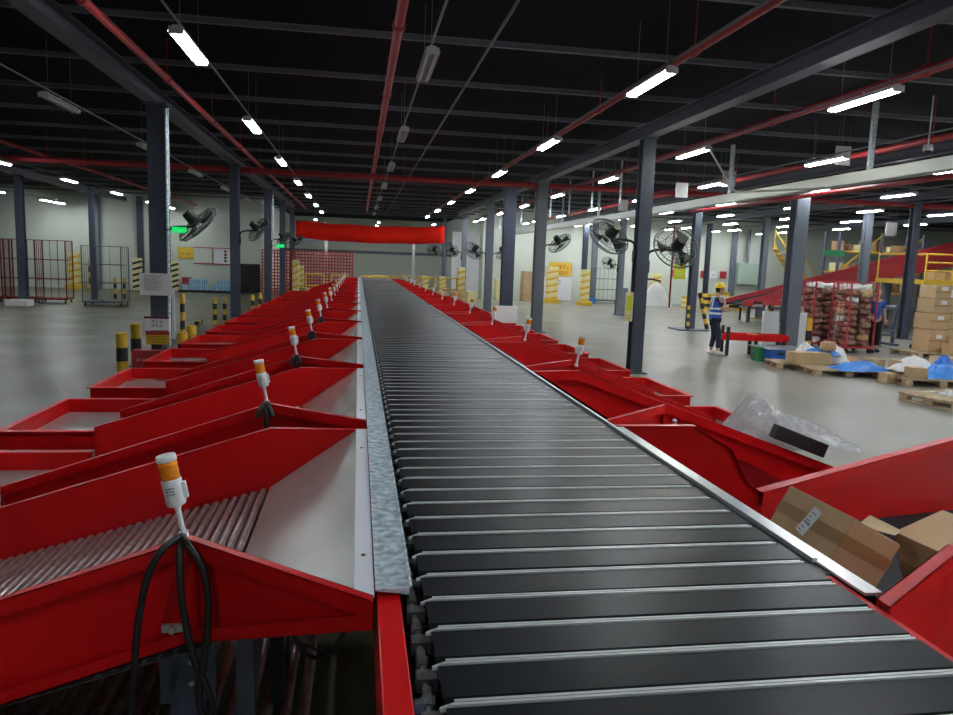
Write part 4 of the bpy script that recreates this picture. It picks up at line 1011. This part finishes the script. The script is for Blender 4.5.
# high rack of clutter behind, over the incline
t = thing('storage_rack', 'high dark rack loaded with brown parcels behind the red incline', 'rack', (21.0, 30.0, 0))
for x_ in (0, 2.1, 4.2):
    for y_ in (0, 1): MB().box(x_-.05, x_+.05, y_-.05, y_+.05, 0, 4.0).build('upright', M['leg'], t)
for z_ in (1.3, 2.2, 3.1): MB().box(0, 4.2, 0, 1, z_, z_+.07).build('shelf', M['yellow'], t)
for x_ in (0, 2.1): MB().bar((x_, 0, 2.2), (x_+2.1, 0, 3.9), .05).build('diagonal_brace', M['yellow'], t)
pm_ = [MB().bbox(-.22, .22, -.2, .2, 0, .36, .03).mesh('parcel', M[m_]) for m_ in ('carton', 'sack', 'yellowlt')]
for z_ in (1.37, 2.27, 3.17):
    for i in range(8):
        s = .7+.6*rnd.random(); put(pm_[(i+int(z_)) % 3], 'rack_parcel', (21.3+.5*i, 30.5, z_), 'parcel on the %s shelf of the high rack' % {1.37: 'lower', 2.27: 'middle', 3.17: 'upper'}[z_], 'parcel', 'parcels on the high rack', rnd.random(), s)
tag(MB().bbox(-.45, .45, -.02, .02, -.12, .12, .01).build('green_exit_plate', M['green'], loc=(17.9, 27.0-1.2, 2.9)), 'dim green hanging plate before the high rack', 'sign')

# ------------------------------------------------------------------ parcel cages (red) with contents
CGR = 'red cage trolleys packed with parcels'
cage(.80, .75, 1.88, 'redpipe', 'red cage trolley packed with parcels, left of two by the column', group=CGR, loc=(12.62, 18.85, 0), nbar=1, solid=True)
cage(.80, .75, 1.90, 'redpipe', 'red cage trolley packed with parcels, right of two beside the blue-shirted person', group=CGR, loc=(13.02, 17.9, 0), nbar=1, solid=True)
def lump(seed, sx_, sy_, sz_, name, m):
    b = MB(); b.ball((0, 0, 0), 1, n=10); vs = []
    for v in b.v:
        v = Vector(v); q = Vector([math.copysign(abs(c)**.55, c) for c in v]); q *= 1+.22*noise.noise(v*2.1+Vector((seed, 0, 0)))
        vs.append((q.x*sx_*.8, q.y*sy_*.8, q.z*sz_*.8))
    b.v = vs; return b.mesh(name, m)
lm = [lump(1, .21, .2, .10, 'parcel', M['sack']), lump(2, .19, .2, .09, 'parcel', M['sack2']), lump(3, .2, .2, .12, 'parcel', M['carton']), lump(4, .16, .18, .10, 'parcel', M['whitebag'])]
wts = [0, 1, 1, 2, 0, 1, 3, 1]
names = ['brown', 'dark red-brown', 'kraft', 'white']
for ci, (x_, y_, d_) in enumerate(((12.62, 18.85, 'left'), (13.02, 17.9, 'right'))):
    for lv in range(10):
        for q in range(2):
            for f in range(2):
                k = rnd.choice(wts) if lv < 9 else 3
                k = 3 if (lv == 9 and ci == 1) else k
                put(lm[k], 'parcel', (x_+.21+.38*q+rnd.uniform(-.02, .02), y_+.2+.34*f, .26+.168*lv), '%s parcel packed inside the %s red cage trolley' % (names[k], d_), 'parcel', 'parcels in the %s red cage' % d_, (rnd.uniform(-.3, .3), rnd.uniform(-.3, .3), rnd.uniform(0, 3)), (1.0, .95, rnd.uniform(.9, 1.25)))

# ------------------------------------------------------------------ pallets and heaps
def pallet_mesh():
    b = MB()
    for i in range(6): b.box(-.6, .6, -.5+.176*i, -.5+.176*i+.12, .10, .122)
    for x_ in (-.52, 0, .52):
        b.box(x_-.05, x_+.05, -.5, .5, .078, .10)
        for y_ in (-.43, 0, .43): b.box(x_-.06, x_+.06, y_-.07, y_+.07, .018, .078)
        b.box(x_-.05, x_+.05, -.5, .5, 0, .018)
    return b.mesh('pallet', M['wood'])
pa = pallet_mesh()
PG = 'wooden pallets on the floor'
put(pa, 'pallet', (9.95, 10.75, 0), 'bare wooden pallet with scraps nearest on the right floor', 'pallet', PG, R(12), (1.1, 1.1, 1.2))
put(pa, 'pallet', (10.15, 14.1, 0), 'pallet under the blue film and cartons, left heap', 'pallet', PG, R(-8), (1.25, .9, 1.1))
put(pa, 'pallet', (9.75, 15.0, 0), 'pallet under the tan cartons beside the blue crate', 'pallet', PG, R(-10), (1.0, .8, 1.1))
put(pa, 'pallet', (11.3, 12.9, 0), 'pallet under the blue sack pile, right heap', 'pallet', PG, R(-12), (1.25, 1.0, 1.2))
put(pa, 'pallet', (15.3, 17.6, 0), 'pallet under the tall carton stack', 'pallet', PG, 0, (1.3, 1.0, 1.1))
# heap items
def bx(label, x_, y_, z_, dx, dy, dz, rz, m, group):
    return tag(MB().bbox(-dx/2, dx/2, -dy/2, dy/2, 0, dz, .012).build('carton', M[m], loc=(x_, y_, z_), rot=(0, 0, rz)), label, 'carton', group)
HG = 'tan cartons on the floor pallets'
bx('flat tan carton at the left of the pallet heap', 9.55, 14.62, .135, .45, .35, .27, .1, 'carton2', HG)
bx('tan carton with a dark gap in the left heap', 10.0, 14.62, .135, .40, .35, .26, -.1, 'carton2', HG)
bx('small tan carton beside the blue film', 11.0, 14.15, .14, .35, .3, .2, .3, 'carton2', HG)
bx('tan carton between the two blue heaps', 11.05, 13.45, .15, .30, .3, .25, .2, 'carton2', HG)
bx('tan carton on the right pallet, left corner', 10.85, 12.75, .15, .32, .28, .2, -.2, 'carton2', HG)
bx('tan carton on the right pallet behind the blue sack', 12.0, 13.3, .15, .5, .4, .35, -.1, 'carton2', HG)
bx('small open tan carton on bare floor between pallets', 10.45, 13.0, 0, .28, .22, .2, .2, 'carton2', HG)
bx('brown carton low behind the left heap', 10.9, 15.1, 0, .6, .4, .25, .4, 'carton', HG)
bx('flattened kraft carton behind the white sacks', 10.3, 15.6, 0, .8, .5, .2, -.2, 'carton2', HG)
def heap(x_, y_, z_, lx, ly, h_, m, name, label, cat, seed, rz=0): return crumple(x_, y_, z_, lx, ly, h_, rz, seed, M[m], name, label, cat, 22, 16, .05)
heap(10.45, 13.85, .13, 1.15, .7, .16, 'bluebag', 'blue_film_heap', 'bright blue plastic film spread over the left pallet', 'plastic film', 1.1, R(-8))
heap(11.45, 12.75, .15, .85, .6, .24, 'bluebag', 'blue_sack', 'bright blue sack on the right pallet', 'sack', 2.2, R(-12))
heap(11.75, 13.1, .36, .35, .3, .16, 'blueplastic', 'dark_blue_sack', 'small dark blue bag on top of the right heap', 'bag', 3.9)
heap(11.25, 13.3, .2, .9, .5, .28, 'whitebag', 'white_sack', 'white sacks heaped on the right pallet', 'sack', 3.3)
heap(10.0, 15.1, .12, .62, .5, .42, 'whitebag', 'white_sack', 'peaked white sack on the left heap', 'sack', 5.5)
heap(10.62, 15.0, .12, .62, .5, .42, 'whitebag', 'white_sack', 'pinkish white sack right of the peaked one', 'sack', 6.6)
heap(10.2, 14.85, .30, 1.0, .3, .14, 'bluebag', 'blue_strap_bundle', 'blue strap bundle across the white sacks', 'strap', 7.7)
heap(11.15, 14.7, .02, .8, .4, .18, 'whitebag', 'white_film_scrap', 'scraps of white film behind the blue film', 'plastic film', 8.8)
heap(10.25, 10.85, .145, 1.0, .5, .05, 'film', 'plastic_scraps', 'clear plastic scraps on the bare pallet', 'plastic scraps', 9.9)
put(lump(9, .2, .15, .14, 'roll', M['carton']), 'brown_roll', (10.3, 14.75, .52), 'small brown roll lying among the white sacks', 'roll')
# crates near column Q1
t = thing('blue_crate', 'blue plastic crate at the foot of the thick column', 'crate', (9.75, 15.85, 0), R(-6))
b = MB(); b.box(-.28, .28, -.2, .2, .0, .03)
for (a0, a1, c0, c1) in ((-.28, .28, -.2, -.18), (-.28, .28, .18, .2), (-.28, -.26, -.2, .2), (.26, .28, -.2, .2)): b.box(a0, a1, c0, c1, 0, .3)
b.box(-.3, .3, -.22, .22, .28, .31); b.box(-.2, .2, -.21, -.2, .1, .14); b.box(-.3, .3, -.22, -.2, .05, .08)
b.build('crate_shell', M['blueplastic'], t)
MB().box(-.08, .08, -.225, -.22, .2, .25).build('hand_slot', M['black'], t)
tag(MB().bbox(9.33, 9.45, 15.9, 16.2, 0, .35, .01).build('green_crate', M['green']), 'narrow green crate beside the blue crate', 'crate')
tag(MB().bbox(9.4, 10.6, 15.6, 16.6, .315, .33, .003).build('flat_board', M['columnlt']), 'flat grey board lying on the blue crate', 'board')
tag(MB().bbox(-.26, .26, -.02, .02, 0, 1.0, .004).build('white_board', M['white'], loc=(11.62, 19.3, 0), rot=(R(-3), 0, R(4))), 'white board standing left of the thick column', 'board')
tag(MB().bbox(-.24, .24, -.02, .02, 0, 1.0, .004).build('white_board', M['white'], loc=(12.30, 19.0, 0), rot=(R(-3), 0, R(-2))), 'white board standing right of the thick column', 'board')
tag(MB().cyl((12.22, 18.4, 0), (12.22, 18.4, .28), .075, n=12, mi=0).cyl((12.22, 18.4, .28), (12.22, 18.4, .55), .075, n=12, mi=1).cyl((12.22, 18.4, .55), (12.22, 18.4, .9), .075, n=12, mi=0).build('bollard', [M['yellow'], M['black']]), 'yellow bollard with one black band between white board and red cage', 'bollard')
# tall carton stack
SG = 'brown cartons of the tall stack at the right edge'
k = 0
for (x_, z_, dx, dz, dy) in ((14.95, .14, .55, .60, .6), (15.52, .14, .55, .42, .6), (15.52, .57, .6, .40, .6), (14.95, .75, .58, .42, .6), (14.98, 1.18, .55, .38, .6), (15.55, .98, .58, .42, .6), (15.55, 1.41, .55, .42, .6), (14.98, 1.57, .5, .34, .6), (16.12, .14, .55, .6, .6), (16.12, .75, .55, .55, .6), (16.12, 1.31, .55, .5, .6)):
    t = tag(MB().bbox(-dx/2, dx/2, -dy/2, dy/2, 0, dz, .012).build('carton', M['carton2' if k % 3 else 'carton'], loc=(x_+.33, 17.6, z_), rot=(0, 0, R(rnd.uniform(-2, 2)))), 'large brown carton in the tall stack, column %s, level %d up' % ({True: 'left'}.get(x_ < 15.2, 'middle' if x_ < 15.9 else 'right'), 1+sum(1 for q in (.5, .9, 1.25, 1.5) if z_ > q)), 'carton', SG)
    MB().box(-.08, .1, -dy/2-.003, -dy/2, dz*.6, dz*.6+.1).build('paper_label', M['paper'], t)
    MB().box(-dx/2, dx/2, -dy/2-.002, -dy/2+.01, dz*.5-.02, dz*.5+.02).build('packing_tape', M['tape'], t); k += 1
bx('low brown carton in front of the tall stack', 15.55, 16.95, 0, .55, .4, .42, 0, 'carton', SG)
for i, z_ in enumerate((.2, .9, 1.5)): tag(MB().box(-.11, .11, -.004, 0, 0, .2).build('paper_notice', M['paper'], loc=(15.6, 17.28, z_+.1)), 'white paper taped to the carton stack, %s' % ('lowest', 'middle', 'highest')[i], 'paper', 'papers on the carton stack') if i == 2 else None
# pallet stacker / roller table group
t = thing('pallet_stacker', 'grey steel pallet stacker frame left of the tall carton stack', 'pallet stacker', (15.3, 20.2, 0))
for x_ in (-.9, -.3, .5, .95): MB().box(x_-.04, x_+.04, -.04, .04, .0, 1.55 if x_ in (-.3, .5) else 1.15).build('mast', M['leg'], t)
for z_ in (.28, .42, 1.12): MB().box(-.9, .95, -.05, .0, z_, z_+.06).build('cross_bar', M['columnlt'], t)
for x_ in (-.5, .3): MB().box(x_-.07, x_+.07, -1.0, 0, .08, .14).build('fork', M['leg'], t)
for x_ in (-.85, .9): MB().cyl((x_-.04, -.9, .07), (x_+.04, -.9, .07), .07, n=12).build('wheel', M['black'], t)
MB().bbox(-.25, .45, .05, .45, .2, .95, .03).build('power_unit', M['columnlt'], t)
MB().tube(smooth([(-.9, 0, 1.2), (-.2, -.05, 1.25), (.6, -.05, 1.2), (.95, 0, 1.22)]), .022, n=8).build('handle_bar', M['alu'], t)

# ------------------------------------------------------------------ red table by the worker
t = thing('red_roller_table', 'low red roller table with black legs in front of the worker', 'table', (9.05, 17.0, 0), R(-11))
MB().box(-.1, 1.55, -.03, .0, .39, .55).build('side_rail', M['red'], t); MB().box(-.1, 1.55, .45, .48, .39, .55).build('side_rail', M['red'], t)
MB().box(-.1, -.07, 0, .45, .40, .52).build('end_rail', M['red'], t); MB().box(1.52, 1.55, 0, .45, .40, .55).build('end_rail', M['red'], t)
MB().box(-.07, 1.52, 0, .45, .49, .51).build('tabletop', M['red'], t)
for x_ in (.05, .75, 1.45):
    for y_ in (.0, .45): MB().box(x_-.035, x_+.035, y_-.035, y_+.035, 0, .40 if x_ > .1 else .72).build('leg', M['black'], t)
tag(MB().ball((0, 0, .05), .16, .1, .05, n=8).build('orange_gloves', M['orange'], loc=(9.8, 17.05, .48)), 'orange gloves bundle on the red roller table', 'gloves')
b = MB(); b.tube(smooth([(9.6, 16.98, .50), (9.75, 17.0, .56), (9.95, 17.0, .57), (10.1, 16.98, .50)]), .015, n=6); tag(b.build('black_strap', M['rubber']), 'black strap arched on the red roller table', 'strap')
bx2 = MB().bbox(-.15, .15, -.1, .1, 0, .22, .02).build('grey_tool_box', M['columnlt'], loc=(10.0, 17.1, 0)); tag(bx2, 'grey tool box on the floor beneath the red table', 'tool box')
tag(MB().lathe([(0, 0), (.09, 0), (.1, .2), (.05, .26), (0, .26)], 12).build('black_jug', M['rubber'], loc=(10.35, 17.0, 0)), 'small black jug on the floor beneath the red table', 'jug')

# ------------------------------------------------------------------ people
def skin_obj(name, pts, edges, m, parent, sub=2, root=0):
    me = bpy.data.meshes.new(name); me.from_pydata([p[:3] for p in pts], edges, [])
    o = bpy.data.objects.new(name, me); col.objects.link(o)
    md = o.modifiers.new('skin', 'SKIN'); md.use_smooth_shade = True
    for i, p in enumerate(pts):
        r_ = p[3]; me.skin_vertices[0].data[i].radius = r_ if isinstance(r_, tuple) else (r_, r_)
    me.skin_vertices[0].data[root].use_root = True
    o.modifiers.new('sub', 'SUBSURF').levels = sub; o.modifiers['sub'].render_levels = sub
    dg = bpy.context.evaluated_depsgraph_get(); dg.update()
    nm = bpy.data.meshes.new_from_object(o.evaluated_get(dg)); nm.materials.clear(); nm.materials.append(m)
    for p in nm.polygons: p.use_smooth = True
    o.modifiers.clear(); o.data = nm; o.parent = parent
    return o
def person(label, loc, rz, shirt, trousers, vest=None, helmet=False, pose='work'):
    t = thing('person', label, 'person', loc, rz)
    # faces +x locally. joints
    hip, ch, nk = .93, 1.28, 1.46
    lean = .04 if pose == 'work' else 0.
    sh = 1.42
    # legs: left (+y) and right (-y)
    kL, aL = (.04, .10, .50), (-.02, .11, .09); kR, aR = (.10, -.09, .50), (.10, -.10, .09)
    if pose == 'work':
        eL, wL = (.10, .24, 1.14), (.34, .14, 1.16); eR, wR = (.12, -.22, 1.12), (.36, -.10, 1.14)
    else:
        eL, wL = (-.02, .25, 1.13), (.12, .22, .92); eR, wR = (.0, -.25, 1.13), (.20, -.20, .98)
    S = [(0, 0, hip, .11), (lean*.5, 0, 1.12, .115), (lean, 0, ch, .125), (lean, 0, sh, .09), (lean+.01, 0, 1.50, .052), (lean+.02, 0, 1.56, .052),
         (lean, .17, sh-.01, .052), eL+(.040,), wL+(.027,), (lean, -.17, sh-.01, .052), eR+(.040,), wR+(.027,),
         (0, .09, hip-.06, .085), kL+(.058,), aL+(.040,), (0, -.09, hip-.06, .085), kR+(.058,), aR+(.040,)]
    E_ = [(0, 1), (1, 2), (2, 3), (3, 4), (4, 5), (3, 6), (6, 7), (7, 8), (3, 9), (9, 10), (10, 11), (0, 12), (12, 13), (13, 14), (0, 15), (15, 16), (16, 17)]
    body = skin_obj('body', S, E_, M['skin'], t)
    # head with face, ears; hands with fingers are merged into the same continuous body mesh
    b = MB(); hx = lean+.035; hz = 1.635
    b.ball((hx, 0, hz), .098, .078, .118, n=14); b.ball((hx+.02, 0, hz-.055), .075, .062, .065, n=10)
    b.ball((hx+.10, 0, hz-.012), .018, .013, .022, n=6)
    for s in (-1, 1): b.ball((hx-.005, s*.08, hz), .018, .010, .030, n=6); b.ball((hx+.086, s*.030, hz+.012), .012, .014, .009, n=6, mi=1)
    b.ball((hx+.090, 0, hz-.052), .010, .024, .007, n=6, mi=2)
    def hand(wr, el):
        W = Vector(wr); d_ = (W-Vector(el)).normalized(); side = d_.cross(Vector((0, 0, 1))).normalized(); up = side.cross(d_)
        c = W+d_*.05
        vs = [c+d_*(a*.045)+side*(s_*.038)+up*(q*.014) for a in (-1, 1) for s_ in (-1, 1) for q in (-1, 1)]
        b.add(vs, [(0, 1, 3, 2), (4, 6, 7, 5), (0, 4, 5, 1), (2, 3, 7, 6), (0, 2, 6, 4), (1, 5, 7, 3)], 0, True)
        for q, L_ in enumerate((.060, .072, .068, .052)):
            p0 = c+d_*.042+side*(-.03+.02*q); p1 = p0+d_*L_*.55-up*.008; p2 = p1+d_*L_*.35-up*.03
            b.tube([p0, p1, p2], .0085, n=6)
        sgn = -1 if wr[1] > 0 else 1
        p0 = c-d_*.02+side*(.036*sgn); b.tube([p0, p0+side*(.025*sgn)+d_*.025, p0+side*(.03*sgn)+d_*.055-up*.01], .010, n=6)
    hand(wL, eL); hand(wR, eR)
    head = b.mesh('head', [M['skin'], M['eye'], M['lip']])
    bm = bmesh.new(); bm.from_mesh(body.data); bm.from_mesh(head); nm = bpy.data.meshes.new('body'); 
    n0 = len(body.data.polygons); bm.to_mesh(nm); bm.free(); nm.materials.append(M['skin']); nm.materials.append(M['eye']); nm.materials.append(M['lip']); body.data = nm
    # clothes
    skin_obj('shirt', [(0, 0, .86, .140), (lean*.5, 0, 1.10, .134), (lean, 0, ch, .143), (lean, 0, sh, .105), (lean, .17, sh-.01, .068), tuple(Vector((lean, .17, sh)).lerp(Vector(eL), .75))+(.058,), (lean, -.17, sh-.01, .068), tuple(Vector((lean, -.17, sh)).lerp(Vector(eR), .75))+(.058,)],
             [(0, 1), (1, 2), (2, 3), (3, 4), (4, 5), (3, 6), (6, 7)], shirt, t)
    skin_obj('trousers', [(0, 0, .93, .130), (0, .09, hip-.09, .105), kL+(.078,), (aL[0], aL[1], .16, .060), (0, -.09, hip-.09, .105), kR+(.078,), (aR[0], aR[1], .16, .060)],
             [(0, 1), (1, 2), (2, 3), (0, 4), (4, 5), (5, 6)], trousers, t)
    for a in (aL, aR):
        MB().ball((a[0]+.06, a[1], .045), .135, .050, .050, n=10).build('shoe', M['offwhite'] if helmet else M['black'], t)
    if vest:
        v = MB()
        prof = [(.172, .130, .90), (.170, .130, 1.10), (.178, .138, 1.25), (.172, .125, 1.36), (.13, .10, 1.44)]
        for (a, c, z), (a2, c2, z2) in zip(prof[:-1], prof[1:]):
            n = 20; vs = []
            for (A_, C_, Z_) in ((a, c, z), (a2, c2, z2)):
                for k in range(n): th = 2*PI*k/n; vs.append((lean*(Z_-.9)*2+C_*math.cos(th)*1.12, A_*math.sin(th), Z_))
            v.add(vs, [(k, (k+1) % n, n+(k+1) % n, n+k) for k in range(n)], 0, True)
        vo = v.build('vest', vest, t)
        for z in (1.02, 1.14):
            n = 24; q = MB(); q.add([(lean*(z-.9)*2+.152*math.cos(2*PI*k/n)*1.0, .182*math.sin(2*PI*k/n), z+dz) for dz in (0, .045) for k in range(n)], [(k, (k+1) % n, n+(k+1) % n, n+k) for k in range(n)], 0, True)
            q.build('reflective_band', M['reflect'], vo)
        for s in (-1, 1): MB().tube([(.155, s*.08, 1.18), (.16+lean, s*.085, 1.32), (.10+lean, s*.09, 1.46), (-.08, s*.09, 1.45), (-.15+lean, s*.08, 1.2)], .018, n=6).build('reflective_strap', M['reflect'], vo)
    if helmet:
        h_ = MB(); h_.lathe([(.150, .012), (.152, .0), (.118, .018), (.116, .05), (.095, .10), (.05, .13), (0, .138)], 20, c=(0, 0, 0)); h_.ball((.10, 0, .01), .07, .08, .012, n=8)
        o = h_.build('safety_helmet', M['helmet'], t); o.location = (hx, 0, hz+.035)
        MB().tube([(hx+.02, .085, hz+.03), (hx+.03, .06, hz-.09), (hx+.05, 0, hz-.12), (hx+.03, -.06, hz-.09), (hx+.02, -.085, hz+.03)], .004, n=5).build('chin_strap', M['black'], t)
        MB().ball((hx-.03, 0, hz-.005), .082, .084, .09, n=10).build('hair', M['hair'], t)
    else: MB().ball((hx-.018, 0, hz+.03), .098, .086, .105, n=12).build('hair', M['hair'], t)
    return t
p1 = person('standing worker in yellow helmet and blue reflective vest beside the red table', (8.80, 17.15, 0), R(-12), M['purple'], M['navy'], M['vest'], True); p1.scale = (1, 1, 1.0)
person('person in blue shirt and dark trousers standing beside the red cages', (14.12, 18.3, 0), R(-100), M['blueshirt'], M['blackcloth'], None, False, 'idle')
